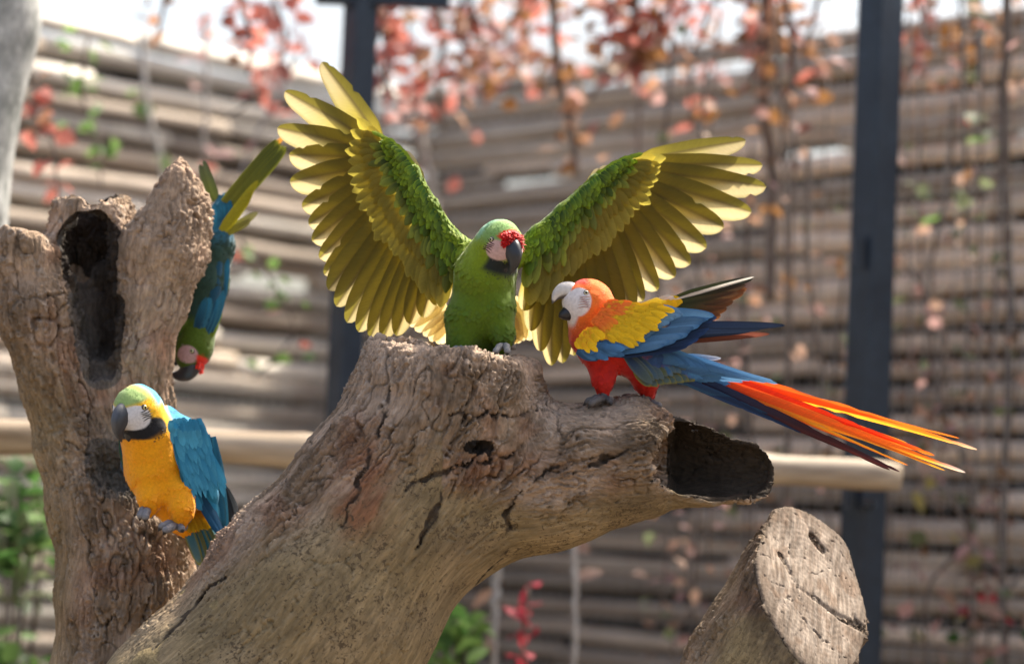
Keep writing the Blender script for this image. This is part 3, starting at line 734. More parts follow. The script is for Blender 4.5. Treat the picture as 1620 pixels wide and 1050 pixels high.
class Macaw:
    def __init__(s, H, d, R, F, up=(0, 0, 1)):
        s.H = P(*H, d); s.R = PX(R, d); s.F = nz(F); up = np.asarray(up, float); s.U = nz(up - s.F*(up@s.F)); s.L = np.cross(s.U, s.F)
        s.M = np.stack([s.F, s.L, s.U])
    def loc(s, p): return ((p - s.H)@s.M.T)/s.R
    def w(s, x, y, z): return s.H + s.R*(s.F*x + s.L*y + s.U*z)
    def head(s, p):
        q = s.loc(p).astype(np.float32); e = q/np.array([1.06, .84, .96], np.float32)
        d = (np.sqrt((e*e).sum(1))-1)*.84
        f = cone(q, (.25, 0, -.12), (.72, 0, -.14), .60, .44)
        return smin(d, f, .25)*s.R
    def body(s, root, prims, colf, k=.022, h=.0022):
        fb = field(prims, k)
        f = lambda p: smin(fb(p), s.head(p), .026)
        pts = np.array([x for q in prims for x in (q[0]-q[2], q[0]+q[2], q[1]-q[3], q[1]+q[3])] + [s.H-1.6*s.R, s.H+1.6*s.R])
        s.f = f; V, Fc = mesh_sdf(f, pts.min(0)-.01, pts.max(0)+.01, h)
        Nn = vnormals(V, Fc); px, py = proj(V); C, bare = colf(V, s.loc(V), px, py, Nn)
        V = V + Nn*(perlin(V*60)*.0012*(1-bare))[:, None]
        put('body', new_mesh('body', V, Fc, Col=np.clip(C, 0, 1)), M_body, root)
        s.V, s.N, s.C, s.bare = V, Nn, C, bare
        return s
    def plumage(s, root, flow, n, sb=.019, sh=.0075, tilt=.06, jit=.09):
        q = s.loc(s.V); hd = sstep(2.3, 1.15, np.linalg.norm(q*np.array([1, 1, .95]), axis=1))
        pr = (1/(sb*(1-hd)+sh*hd)**1.6)*(1-np.clip(s.bare, 0, 1))
        scatter(root, s.V, s.N, s.C, pr, flow(s.V, q), sb*(1-hd)+sh*hd, n, tilt, jit)
    def face(s, root, beak_hi, beak_lo, sc=1.0, rot_u=0.0, rot_l=0.0, sl=1.0, iris=(.6, .55, .3), pale=None):
        sc0 = sc
        def horn(pts, hh, ww, rot, piv, colf, name):
            k = np.linspace(0, 1, len(pts)); tt = np.linspace(0, 1, 20); pts = np.asarray(pts, float)
            def sm(a):                                     # smooth the control curve
                x = np.interp(tt, k, a)
                for _ in range(3): x[1:-1] = (x[:-2]+2*x[1:-1]+x[2:])/4
                return x
            X, Z, HH, WW = sm(pts[:, 0]), sm(pts[:, 1]), sm(np.array(hh)), sm(np.array(ww))
            c, sn = math.cos(rot), math.sin(rot); sc = sc0*(sl if name == 'lower_mandible' else 1); x, z = (X-piv[0])*sc, (Z-piv[1])*sc
            X, Z = piv[0] + x*c - z*sn, piv[1] + x*sn + z*c
            tx, tz = np.gradient(X), np.gradient(Z); l = np.hypot(tx, tz); nx, nzv = -tz/l, tx/l
            V, C = [], []; n = 18
            for i in range(20):
                for j in range(n):
                    th = 2*math.pi*j/n; a, b = math.cos(th), math.sin(th)
                    a2 = np.sign(a)*abs(a)**.8
                    yy = WW[i]*sc*b*(1-.25*max(a, 0)); V.append(s.w(X[i]+nx[i]*HH[i]*sc*a2, yy, Z[i]+nzv[i]*HH[i]*sc*a2)); C.append(colf(tt[i], a, b))
            F = [(i*n+j, i*n+(j+1) % n, (i+1)*n+(j+1) % n, (i+1)*n+j) for i in range(19) for j in range(n)] + [tuple(range(n))[::-1], tuple(range(19*n, 20*n))]
            return put(name, new_mesh(name, V, F, Col=np.array(C)), M_beak, root)
        lo = horn([(.25, -.30), (.55, -.66), (.80, -.92), (.95, -1.06), (1.02, -1.14)], [.42, .40, .30, .16, .01], [.40, .38, .30, .18, .01], rot_l, (.25, -.30), lambda t, a, b: beak_lo, 'lower_mandible')
        up_ = horn([(.55, .06), (.98, .10), (1.33, -.10), (1.50, -.48), (1.44, -.98)], [.54, .53, .46, .29, .02], [.42, .40, .33, .20, .02], rot_u, (.6, .1), beak_hi, 'upper_mandible')
        for sd_ in (-1, 1):
            for nm, r in (('eye', .135),):
                out = nz(s.L*sd_+s.F*.25); c = s.w(.40, sd_*1.3, .22)
                for _ in range(40): c = c - s.L*sd_*float(s.f(c[None].astype(np.float32))[0])*.6
                c = c - out*s.R*.055; V, C, F = [], [], []; n, m = 16, 12
                a1 = nz(np.cross(out, s.U)); a2 = np.cross(out, a1)
                for i in range(m):
                    ph = math.pi*.62*i/(m-1)
                    for j in range(n):
                        th = 2*math.pi*j/n; V.append(c + s.R*r*(out*math.cos(ph)+(a1*math.cos(th)+a2*math.sin(th))*math.sin(ph)))
                        C.append((.004, .004, .004) if ph < .48 else iris if ph < .88 else (.05, .04, .035))
                F = [(i*n+j, i*n+(j+1) % n, (i+1)*n+(j+1) % n, (i+1)*n+j) for i in range(m-1) for j in range(n)] + [tuple(range(n))[::-1]]
                put('eye', new_mesh('eye', V, F, Col=np.array(C)), M_eye, root)
            # nostril-side cere line of the bare face: short dark feather lines
def face_lines(bird, root, side, col, z0=-.35, z1=.12, n=5):
    mb = MB()
    for i in range(n):
        z = lerp(z1, z0, i/(n-1)); pts = []
        for x in np.linspace(.18, .66, 6):
            q = bird.w(x, side*.95, z - .25*(x-.4)**2 + .04*math.sin(x*9+i)); dv = nz(bird.L*side)
            p = q.copy()
            for _ in range(26):
                dd = float(bird.f(p[None].astype(np.float32))[0]); p = p - dv*dd*.6
                if abs(dd) < .0003: break
            pts.append(p + dv*.0004)
        mb.add(*tube(pts, [.0002, .0008, .0009, .0009, .0008, .0002], 5), C=col)
    mb.build('face_feather_line', M_plume, root, kind='stuff')
def foot(root, leg, toes, r=6.0, col=(.20, .18, .17), name='foot'):
    """leg: [(px, py, depth, r px)...]; toes: list of pixel paths with depth"""
    mb = MB(); pts = [P(a, b, d) for a, b, d, _ in leg]; k = np.linspace(0, 1, 8)
    mb.add(*tube(poly(pts, k), np.interp(k, np.linspace(0, 1, len(leg)), [PX(q[3], q[2]) for q in leg]), 10), C=np.array(col))
    for t in toes:
        tp = poly([P(*q) for q in t], np.linspace(0, 1, 15))
        for _ in range(2): tp[1:-1] = (tp[:-2]+2*tp[1:-1]+tp[2:])/4
        rad = PX(r*1.12, t[0][2])*np.interp(np.linspace(0, 1, 15), [0, .2, .35, .5, .65, .78, .82, 1], [1.0, .82, .95, .74, .86, .66, .42, .06])
        C = np.where((np.arange(15) > 11)[:, None], np.array([[.03, .025, .022]]), np.array([col])).repeat(8, 0)
        mb.add(*tube(tp, rad, 8), C=C)
    return mb.build(name, M_foot, root)
def cblend(*layers):
    c = np.array(layers[0], float)
    for col, m in layers[1:]: c = mixc(c, np.asarray(col, float), np.clip(m, 0, 1))
    return c
def gauss(x, y, cx, cy, sx, sy): return np.exp(-(((x-cx)/sx)**2+((y-cy)/sy)**2))

# ------------------------------------------------------------------ green macaw with spread wings
G1 = np.array([.092, .150, .005]); G2 = np.array([.18, .245, .005]); GH = np.array([.20, .34, .09]); GD = np.array([.025, .062, .006])
y0 = .0
gm = Macaw((793, 382), y0-.055, 34, (.50, -.72, -.48))
tG = thing('macaw', P(765, 553, y0), 'green macaw with red forehead and wings spread wide on the flat stump top', 'macaw')
gp = chain([(757, 545, 40, y0+.02), (763, 490, 48, y0), (768, 435, 46, y0-.02), (780, 406, 36, y0-.03), (790, 390, 32, y0-.045)])
gp += chain([(733, 505, 30, y0-.03), (728, 552, 22, y0-.035)]) + chain([(788, 490, 26, y0-.035), (797, 530, 15, y0-.045), (797, 548, 8, y0-.045)]) + chain([(740, 402, 22, y0+.02), (800, 404, 24, y0+.025), (832, 396, 18, y0+.025)])
def colG(V, q, px, py, n):
    hd = sstep(1.6, 1.0, np.linalg.norm(q, axis=1))
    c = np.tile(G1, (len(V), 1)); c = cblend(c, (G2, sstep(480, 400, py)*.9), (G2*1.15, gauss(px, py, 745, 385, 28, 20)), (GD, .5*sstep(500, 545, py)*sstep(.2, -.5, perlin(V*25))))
    c = cblend(c, (GH, hd*sstep(-.35, .35, q[:, 2])), (np.array([.16, .40, .30]), hd*sstep(-.1, -.6, q[:, 0])*sstep(-.5, .1, q[:, 2])*.6))
    c = cblend(c, (np.array([.015, .02, .018]), sstep(-.45, -.6, q[:, 2])*sstep(.50, .72, q[:, 0])*sstep(1.9, 1.5, np.linalg.norm(q, axis=1))))
    face = sstep(1.0, .8, np.sqrt(((q[:, 0]-.80)/.50)**2+((q[:, 2]+.12)/.52)**2))
    c = cblend(c, (np.array([.55, .36, .33]), face))
    red = sstep(.36, .46, q[:, 2])*sstep(.45, .60, q[:, 0])*sstep(.75, .6, np.abs(q[:, 1]))
    red = np.maximum(red, sstep(.75, .85, q[:, 0])*sstep(.16, .26, q[:, 2]))
    c = cblend(c, (np.array([.62, .012, .008]), red))
    return c, face*(1-red)
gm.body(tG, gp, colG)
def flowG(v, q):
    f = np.tile(np.array([-.05, .1, -1.0]), (len(v), 1)); hd = sstep(1.7, .9, np.linalg.norm(q, axis=1))[:, None]
    return f*(1-hd) + hd*(-gm.F*1.0 - gm.U*.25)
gm.plumage(tG, flowG, 3400, .018, .0065)
gm.face(tG, lambda t, a, b: (.028, .028, .03) if t < .8 else (.05, .05, .05), (.018, .017, .018), 1.04)
face_lines(gm, tG, -1, (.06, .015, .015)); face_lines(gm, tG, 1, (.06, .015, .015))
red = MB()                                              # bristly red forehead
for i in range(260):
    x, y = RNG.uniform(.55, .98), RNG.uniform(-.55, .55); p = gm.w(x, y, 1.3)
    for _ in range(14): p = p - gm.U*float(gm.f(p[None].astype(np.float32))[0])*.7
    if gm.loc(p)[2] < .12: continue
    t = nz(gm.F*.75 - gm.U*.35 + gm.L*y*.5 + RNG.normal(0, .2, 3)); nn = nz(gm.U + gm.F*.5 + gm.L*y)
    c = np.array([.66, .012, .008])*RNG.uniform(.7, 1.15); red.add(*feather(p, p+t*.009+nn*.002, .0042, nn, lambda U, Vv: np.broadcast_to(c, U.shape+(3,)), n=4, m=3))
red.build('forehead_plumage', M_plume, tG, kind='stuff')
foot(tG, [(797, 538, y0-.045, 9), (798, 548, y0-.05, 7)], [[(798, 546, y0-.05), (790, 548, y0-.075), (784, 556, y0-.09), (783, 562, y0-.092)], [(798, 546, y0-.05), (802, 548, y0-.08), (803, 556, y0-.095), (803, 563, y0-.096)], [(798, 546, y0-.05), (808, 546, y0-.02), (816, 553, y0)], [(798, 546, y0-.05), (794, 546, y0-.01), (786, 552, y0+.02)]], 6, (.22, .21, .20))
foot(tG, [(728, 545, y0-.035, 9), (727, 554, y0-.04, 7)], [[(727, 552, y0-.04), (720, 552, y0-.07), (714, 560, y0-.085)], [(727, 552, y0-.04), (730, 552, y0-.07), (731, 560, y0-.088)], [(727, 552, y0-.04), (738, 552, y0-.01), (744, 558, y0+.01)], [(727, 552, y0-.04), (722, 552, y0), (716, 558, y0+.02)]], 6, (.22, .21, .20))
OL = np.array([.39, .32, .05]); OLD = np.array([.16, .135, .022]); PALE = np.array([.45, .37, .20]); YEL = np.array([.46, .36, .045])
def spread_wing(LE, FB, FT, arm, sgn, dd, widths):
    """LE leading edge, FB / FT bases and tips of flight feathers, outermost primary first; all photo pixels"""
    lab = 'raised wing'; n = len(FB); ts = np.linspace(0, 1, n)
    prims_ = chain([(x, y_, r, d) for (x, y_, r, d) in arm]); pts = np.array([x for q in prims_ for x in (q[0]-q[2], q[0]+q[2], q[1]-q[3], q[1]+q[3])])
    V, Fc = mesh_sdf(field(prims_, .012), pts.min(0)-.01, pts.max(0)+.01, .003); px, py = proj(V)
    wing = put('wing', new_mesh('wing', V, Fc, Col=np.tile(G1*1.0, (len(V), 1))), M_body, tG)
    ad = P(arm[-1][0], arm[-1][1], arm[-1][3])-P(arm[0][0], arm[0][1], arm[0][3]); ad = nz(ad)
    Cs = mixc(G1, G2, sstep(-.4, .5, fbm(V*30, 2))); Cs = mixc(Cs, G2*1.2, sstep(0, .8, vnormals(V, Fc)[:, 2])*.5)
    scatter(wing, V, vnormals(V, Fc), Cs, np.ones(len(V)), np.tile(ad*.6+np.array([-sgn*.5, 0, -.55]), (len(V), 1)), np.full(len(V), .012), 800, .10, .16)
    FBp, FTp, LEp = np.asarray(FB, float), np.asarray(FT, float), np.asarray(LE, float)
    bp = lambda t: np.array([np.interp(t, ts, FBp[:, 0]), np.interp(t, ts, FBp[:, 1])])
    tp = lambda t: np.array([np.interp(t, ts, FTp[:, 0]), np.interp(t, ts, FTp[:, 1])])
    le = lambda t: poly(LEp, np.array([t]))[0]
    dep = lambda t: lerp(dd[0], dd[1], 1-t)                 # depth: outer wing swept back
    for i in range(n):
        t = ts[i]; d0 = dep(t) + .030 - .0012*i; prim_ = t < .48
        b, e = P(*FB[i], d0), P(*FT[i], d0 + (.03 if prim_ else .015))
        def col(u, v, k=1+RNG.uniform(-.12, .12), lead=(1 if sgn > 0 else -1), pr=prim_):
            c = mixc(YEL*.8, OL, sstep(.1, .5, u)); c = mixc(c, PALE, sstep(.25, .85, u)*sstep(-.15, .35, v*lead)*(.95 if pr else .85))
            c = mixc(c, OLD*.8, (.85 if pr else .8)*sstep(.15, -.15, v*lead)*sstep(.1, .4, u)); c = mixc(c, OLD*.9, sstep(.86, 1.0, np.maximum(np.abs(v), (u-.8)*5))*.55)
            c = mixc(c, np.array([.10, .075, .03]), (np.abs(v+lead*.0) < .12)*.85)
            return c*k
        q = MB(); wd = np.interp(t, np.linspace(0, 1, len(widths)), widths)
        q.add(*feather(b, e, PX(wd, d0), rolled(e-b, TOCAM, -sgn*10), col, 'primary' if prim_ else 'flight', n=22, m=9, asym=(.36 if sgn > 0 else .64) if prim_ else .5, bend=sgn*(.05 if prim_ else .03), curl=-.05, notch=(.05 if prim_ else .012), camber=.10))
        q.build('flight_feather', M_flight, wing)
    def coverts(nr, ka, kb, ln, wd, cf, off, name, join, t0=0.0):
        mb = MB()
        for j in range(nr):
            t = t0+(1-t0)*(j+.5+RNG.uniform(-.25, .25)*join)/nr; base = lerp(le(t), bp(t), ka); dirv = tp(t)-bp(t); dl = np.linalg.norm(dirv); dirv = dirv/dl
            L = (ln[0]*(1-t)+ln[1]*t)*RNG.uniform(.9, 1.1); dirv = dirv + RNG.normal(0, .025+.15*(off < -.01), 2); tip = base + dirv*L; d0 = dep(t)+off
            b, e = P(*base, d0), P(*tip, d0-.004*(off < 0)); g = feather(b, e, PX(wd[0]*(1-t)+wd[1]*t, d0), rolled(e-b, TOCAM, -sgn*6+RNG.uniform(-1, 1)*(3 if off > -.01 else 12)), cf(t), 'covert', n=8, m=5, camber=.22, curl=RNG.uniform(-.05, .08))
            if join: mb.add(*g)
            else: q = MB(); q.add(*g); q.build(name, M_flight if off > -.012 else M_plume, wing)
        if join: mb.build(name, M_plume, wing, kind='stuff')
    ocf = lambda a, b: (lambda t: cc(a*RNG.uniform(.9, 1.1), b*RNG.uniform(.9, 1.1), edge=b*1.12, jit=.08, rach=a*.7))
    coverts(26, .92, 0, (50, 66), (20, 27), ocf(OL*.9, OL*.85), -.002, 'greater_covert', False)
    coverts(30, .70, 0, (36, 50), (16, 22), ocf(OL*.85, YEL*.62), -.006, 'greater_covert', False)
    gcf = lambda a, b: (lambda t: (lambda k: cc(a*k, b*k*RNG.uniform(.85, 1.2), edge=b*k*1.15, jit=.2))(RNG.choice([.6, .85, 1.0, 1.1])))
    coverts(32, .42, 0, (20, 50), (12, 19), gcf(GD*1.3, mixc(G1, OL, .35)), -.012, 'median_covert', False, .14)
    coverts(36, .26, 0, (14, 40), (10, 17), gcf(GD*1.2, G1), -.016, 'median_covert', False, .12)
    for ka in (.24, .18, .12, .07, .02): coverts(40, ka, 0, (11, 26), (8, 13), gcf(GD*1.6, mixc(G1, G2, .5)), -.018-.006*(1-ka*3), 'lesser_covert', True, .10)
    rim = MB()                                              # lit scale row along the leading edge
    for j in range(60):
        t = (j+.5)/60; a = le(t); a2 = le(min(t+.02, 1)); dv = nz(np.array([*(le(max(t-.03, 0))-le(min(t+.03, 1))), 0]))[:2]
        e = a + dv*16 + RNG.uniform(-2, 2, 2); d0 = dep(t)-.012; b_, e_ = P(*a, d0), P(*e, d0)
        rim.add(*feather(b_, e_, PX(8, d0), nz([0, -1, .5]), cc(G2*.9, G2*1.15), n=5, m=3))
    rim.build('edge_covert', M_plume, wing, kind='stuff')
    return wing
LFB = [(604, 226), (602, 234), (600, 243), (600, 253), (601, 263), (603, 274), (606, 286), (610, 298), (615, 309), (620, 320), (627, 331), (635, 342), (643, 352), (652, 362), (660, 372), (668, 381), (676, 390), (684, 399), (692, 408), (700, 417), (707, 425)]
LFT = [(514, 92), (453, 136), (439, 194), (456, 238), (456, 281), (474, 322), (484, 350), (489, 376), (500, 404), (507, 430), (516, 456), (528, 482), (545, 508), (563, 523), (582, 532), (602, 536), (624, 530), (645, 512), (667, 502), (689, 484), (703, 474)]
LLE = [(602, 214), (622, 226), (640, 242), (655, 264), (668, 290), (684, 318), (702, 348), (718, 372), (728, 392)]
wl_ = spread_wing(LLE, LFB, LFT, [(738, 394, 16, y0+.02), (714, 374, 12, y0+.025), (684, 324, 9, y0+.035), (655, 270, 7, y0+.05), (608, 226, 4, y0+.065)], 1, (y0+.03, y0+.075), [44, 60, 60, 48, 42, 40, 32])
RFB = [(1000, 258), (998, 264), (994, 271), (990, 279), (985, 287), (979, 295), (972, 303), (964, 312), (956, 320), (947, 329), (938, 338), (928, 347), (918, 356), (908, 366), (898, 376), (888, 386), (878, 396), (869, 405), (860, 414), (852, 422), (845, 430)]
RFT = [(1180, 213), (1208, 251), (1215, 285), (1193, 326), (1150, 352), (1123, 386), (1098, 413), (1074, 434), (1047, 456), (1024, 474), (1004, 490), (984, 503), (966, 516), (948, 530), (930, 546), (912, 562), (894, 574), (876, 578), (858, 556), (842, 524), (830, 492)]
RLE = [(1004, 246), (985, 252), (962, 264), (940, 280), (915, 302), (890, 326), (868, 346), (848, 364), (834, 380)]
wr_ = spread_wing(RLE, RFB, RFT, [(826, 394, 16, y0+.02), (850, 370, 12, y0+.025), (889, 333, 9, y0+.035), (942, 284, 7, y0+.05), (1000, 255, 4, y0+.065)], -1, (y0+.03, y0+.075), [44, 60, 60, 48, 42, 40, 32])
for wg, al in ((wl_, [((664, 292), (636, 240)), ((670, 288), (645, 237))]), (wr_, [((925, 300), (962, 264)), ((930, 294), (950, 268))])):
    for b, e in al:
        q = MB(); q.add(*feather(P(*b, .055), P(*e, .06), PX(15), nz([.2, -1, .3]), cc(OLD*1.5, PALE*.9, rach=OLD), 'flight', n=12, m=5, bend=.06)); q.build('alula_feather', M_flight, wg)
row(tG, 'tail_feather', 6, [(700, 470), (720, 500)], [(636, 506), (690, 545)], 26, lambda t: cc(PALE*1.1, PALE*1.2, rach=OL), M_flight, d=(y0+.09, y0+.09), dt=(y0+.13, y0+.13), kind='flight', n=14)
row(tG, 'tail_feather', 5, [(815, 470), (800, 500)], [(838, 538), (806, 548)], 26, lambda t: cc(PALE*1.05, PALE*1.1, rach=OL), M_flight, d=(y0+.09, y0+.09), dt=(y0+.13, y0+.13), kind='flight', n=14)

# ------------------------------------------------------------------ scarlet macaw
RED = np.array([.50, .016, .008]); ORG = np.array([.82, .17, .02]); YLW = np.array([.86, .52, .006]); BLU = np.array([.055, .165, .33]); NAVY = np.array([.012, .03, .08]); LBL = np.array([.13, .28, .46])
y1 = -.02
sm = Macaw((931, 475), y1-.02, 35, (-.95, -.26, .13))
tS = thing('macaw', P(985, 632, y1), 'scarlet macaw with white face and long red tail standing on the hollow side branch', 'macaw')
sp = chain([(933, 492, 35, y1-.015), (944, 528, 40, y1), (978, 546, 40, y1), (1035, 566, 32, y1), (1095, 590, 16, y1), (1140, 604, 9, y1)])
sp += chain([(948, 566, 26, y1-.02), (954, 598, 15, y1-.025), (956, 622, 8, y1-.025)]) + chain([(1012, 580, 26, y1+.01), (1022, 606, 15, y1+.015), (1027, 624, 8, y1+.015)])
def colS(V, q, px, py, n):
    hd = sstep(1.7, 1.2, np.linalg.norm(q, axis=1))
    c = np.tile(RED, (len(V), 1)); c = cblend(c, (ORG, sstep(555, 500, py)*.95), (NAVY*2.2, sstep(985, 1030, px)*sstep(600, 575, py+.0*px)), (BLU, sstep(1040, 1090, px)))
    c = cblend(c, (np.array([.68, .025, .012]), hd*sstep(.45, .75, q[:, 2])*sstep(.1, .5, q[:, 0])))
    face = sstep(1.0, .88, np.sqrt(((q[:, 0]-.62)/.52)**2+((q[:, 2]+.24)/.70)**2))
    face = np.maximum(face, sstep(.45, .6, q[:, 0])*sstep(.35, .15, q[:, 2])*sstep(1.6, 1.3, np.linalg.norm(q, axis=1)))
    c = cblend(c, (np.array([.72, .66, .63]), face))
    return c, face
sm.body(tS, sp, colS)
def flowS(v, q):
    px, py = proj(v); f = np.tile(np.array([1.0, 0, -.35]), (len(v), 1)); leg = sstep(575, 600, py)[:, None]*(px < 1045)[:, None]
    f = f*(1-leg) + leg*np.array([.15, 0, -1.0]); hd = sstep(1.8, 1.0, np.linalg.norm(q, axis=1))[:, None]
    nk = sstep(560, 500, py)[:, None]; f = f*(1-nk) + nk*np.array([.45, 0, -1.0])
    return f*(1-hd) + hd*(-sm.F + np.array([0, 0, -.5]))
sm.plumage(tS, flowS, 3300, .017, .0065)
HORN = (.60, .55, .49)
sm.face(tS, lambda t, a, b: HORN if a > -.45 and t < .93 else (.10, .085, .08), (.02, .018, .02), 0.88, rot_u=math.radians(24), rot_l=math.radians(12), sl=1.22, iris=(.62, .58, .42))
face_lines(sm, tS, -1, (.50, .30, .27), -.45, .05, 6); face_lines(sm, tS, 1, (.50, .30, .27), -.45, .05, 6)
SC = (.10, .09, .085)
foot(tS, [(955, 619, y1-.025, 9), (955, 631, y1-.03, 7)], [[(955, 631, y1-.03), (944, 629, y1-.045), (930, 634, y1-.05), (922, 642, y1-.05)], [(955, 631, y1-.03), (946, 631, y1-.065), (936, 637, y1-.075), (930, 646, y1-.078)], [(955, 631, y1-.03), (964, 632, y1-.04), (967, 641, y1-.055)], [(955, 631, y1-.03), (966, 631, y1), (972, 637, y1)]], 6, SC)
foot(tS, [(1027, 622, y1+.015, 8), (1024, 634, y1+.01, 7)], [[(1024, 634, y1+.01), (1012, 631, y1), (1002, 634, y1-.005), (996, 640, y1-.01)], [(1024, 634, y1+.01), (1014, 634, y1-.02), (1006, 640, y1-.03)], [(1024, 634, y1+.01), (1034, 638, y1-.01), (1043, 641, y1-.015), (1045, 648, y1-.02)], [(1024, 634, y1+.01), (1034, 640, y1+.02), (1040, 646, y1+.02)]], 6, (.16, .14, .13))
# folded near wing
dw = y1-.068
wp = chain([(930, 548, 8, dw+.014), (985, 524, 15, dw+.022), (1050, 514, 12, dw+.024), (1110, 512, 4, dw+.025)])
pts = np.array([x for q in wp for x in (q[0]-q[2], q[0]+q[2], q[1]-q[3], q[1]+q[3])]); V, Fc = mesh_sdf(lambda p: field(wp, .02)(p), pts.min(0)-.01, pts.max(0)+.01, .003)
px, py = proj(V); wS = put('wing', new_mesh('wing', V, Fc, Col=cblend(np.tile(NAVY*1.5, (len(V), 1)), (YLW, sstep(545, 530, py)*sstep(1060, 1030, px)))), M_body, tS)
bcf = lambda a, b, e=None: (lambda t: (lambda k: cc(a*k*.8, b*k, edge=(b*k*.55 if e is None else e*k*.8), jit=.18))(RNG.uniform(.7, 1.2)))
row(wS, 'flight_feather', 8, [(985, 556), (1000, 530), (1030, 512)], [(1128, 524), (1180, 524), (1242, 516)], [18, 14], bcf(NAVY*1.2, np.array([.03, .045, .085])), M_tail, d=(dw+.006, dw+.002), dt=(dw+.025, dw+.02), kind='flight', n=16, rl=-14, bend=.01, jit=1)
row(wS, 'flight_feather', 3, [(1010, 545), (1030, 540)], [(1178, 528), (1216, 526)], 13, bcf(np.array([.16, .04, .02]), np.array([.22, .07, .045])), M_tail, d=(dw+.018, dw+.018), dt=(dw+.035, dw+.03), kind='flight', n=16, rl=16, bend=-.015)
row(wS, 'flight_feather', 10, [(955, 562), (985, 545), (1025, 500)], [(1090, 546), (1122, 520), (1132, 502)], [20, 18], bcf(NAVY*1.1, NAVY*.9, NAVY*2.0), M_tail, d=(dw, dw-.003), dt=(dw+.01, dw+.012), kind='flight', n=14, rl=-12)
row(wS, 'secondary_covert', 13, [(962, 556), (985, 535), (1000, 518), (1030, 492)], [(1052, 545), (1088, 528), (1112, 510), (1128, 499)], [18, 17], bcf(BLU, LBL*.9, BLU*1.3), M_tail, d=(dw-.006, dw-.008), dt=(dw+.0, dw+.004), kind='flight', n=14, rl=-10)
row(wS, 'greater_covert', 14, [(955, 548), (975, 528), (1008, 500), (1035, 486)], [(1006, 545), (1030, 528), (1062, 508), (1080, 496)], [17, 17], bcf(BLU, LBL*.85, LBL*.9), M_plume, d=(dw-.012, dw-.010), dt=(dw-.006, dw-.004), rl=-10, n=8)
row(wS, 'lesser_covert', 10, [(912, 556), (930, 548), (950, 545)], [(948, 566), (965, 560), (985, 556)], 20, bcf(BLU*.7, BLU), M_plume, d=(dw-.004, dw-.010), dt=(dw-.01, dw-.012), rl=0, n=8)
row(wS, 'lesser_covert', 8, [(916, 546), (935, 538), (950, 536)], [(940, 560), (958, 552), (975, 546)], 18, bcf(BLU*.7, BLU*.95), M_plume, d=(dw-.010, dw-.016), dt=(dw-.014, dw-.018), rl=0, n=8)
ycf = lambda t: cc(mixc(YLW, ORG, RNG.uniform(.1, .45))*.75, YLW*RNG.uniform(.8, 1.08), edge=YLW*.95, jit=.12)
ocf_ = lambda t: cc(ORG*RNG.uniform(.9, 1.1), mixc(ORG, YLW, RNG.uniform(.2, .8)), jit=.08)
ypc = lambda s_, t_: cc(mixc(YLW, ORG, np.clip(RNG.normal(.42-.75*t_, .18), 0, 1))*RNG.uniform(.7, .95), mixc(YLW, ORG, np.clip(RNG.normal(.30-.8*t_, .15), 0, 1))*RNG.uniform(.85, 1.08), jit=.1)
patch(wS, 'median_covert', 330, [(932, 524), (966, 476), (990, 538), (1044, 484)], [(.8, .5), (1, .14)], (16, 24), 8.5, ypc, (dw-.012, dw+.004, dw-.010, dw-.002), jit=.08)
patch(wS, 'scapular_feather', 120, [(934, 508), (958, 474), (948, 514), (992, 478)], [(.7, .6), (1, .25)], (13, 17), 8, lambda s_, t_: cc(ORG*RNG.uniform(.85, 1.05), mixc(ORG, YLW, RNG.uniform(0, .4)), jit=.08), (dw-.010, dw+.006, dw-.013, dw+.002), jit=.08)
patch(wS, 'lesser_covert', 40, [(908, 540), (926, 514), (926, 546), (944, 524)], [(.6, .8), (.8, .6)], (17, 18), 11, lambda s_, t_: cc(mixc(YLW, ORG, RNG.uniform(0, .5))*.85, YLW, jit=.12), (dw-.014, dw-.016, dw-.016, dw-.02))
patch(wS, 'lesser_covert', 46, [(912, 556), (920, 546), (955, 556), (960, 546)], [(.95, .35), (1, .1)], (22, 28), 12, lambda s_, t_: cc(BLU*RNG.uniform(.5, .9), BLU*RNG.uniform(.8, 1.3), jit=.15), (dw-.010, dw-.012, dw-.014, dw-.016))
# far wing, lifted behind
wF = put('wing', tube([P(1000, 500, y1+.05), P(1040, 478, y1+.07), P(1066, 478, y1+.08)], [.018, .014, .006], 10) and new_mesh('wing', *tube([P(1000, 500, y1+.05), P(1040, 480, y1+.07), P(1066, 480, y1+.08)], [.018, .012, .006], 10), Col=np.tile(YLW, (30, 1))), M_body, tS)
row(wF, 'flight_feather', 6, [(1058, 474), (1066, 500)], [(1190, 439), (1140, 498)], [16, 22], lambda t: cc(np.array([.05, .06, .015]), lerp(np.array([.02, .02, .015]), np.array([.20, .07, .02]), t), rach=(.01, .01, .01)), M_tail, d=(y1+.075, y1+.07), dt=(y1+.10, y1+.09), kind='flight', n=14, rl=8)
row(wF, 'flight_feather', 3, [(1075, 490), (1082, 500)], [(1176, 462), (1182, 455)], 16, lambda t: cc(np.array([.28, .10, .03]), np.array([.2, .08, .03])), M_tail, d=(y1+.085, y1+.085), dt=(y1+.11, y1+.11), kind='flight', n=12)
row(wF, 'flight_feather', 1, [(1064, 474), (1064, 474)], [(1192, 438), (1192, 438)], 6, lambda t: cc((.5, .48, .42), (.6, .58, .52)), M_tail, d=(y1+.07, y1+.07), dt=(y1+.098, y1+.098), kind='flight', n=12, rl=40)
row(wF, 'median_covert', 8, [(1018, 484), (1052, 474)], [(1052, 492), (1078, 478)], 18, lambda t: cc(YLW*.9, YLW), M_plume, d=(y1+.06, y1+.066), dt=(y1+.06, y1+.066), n=7)
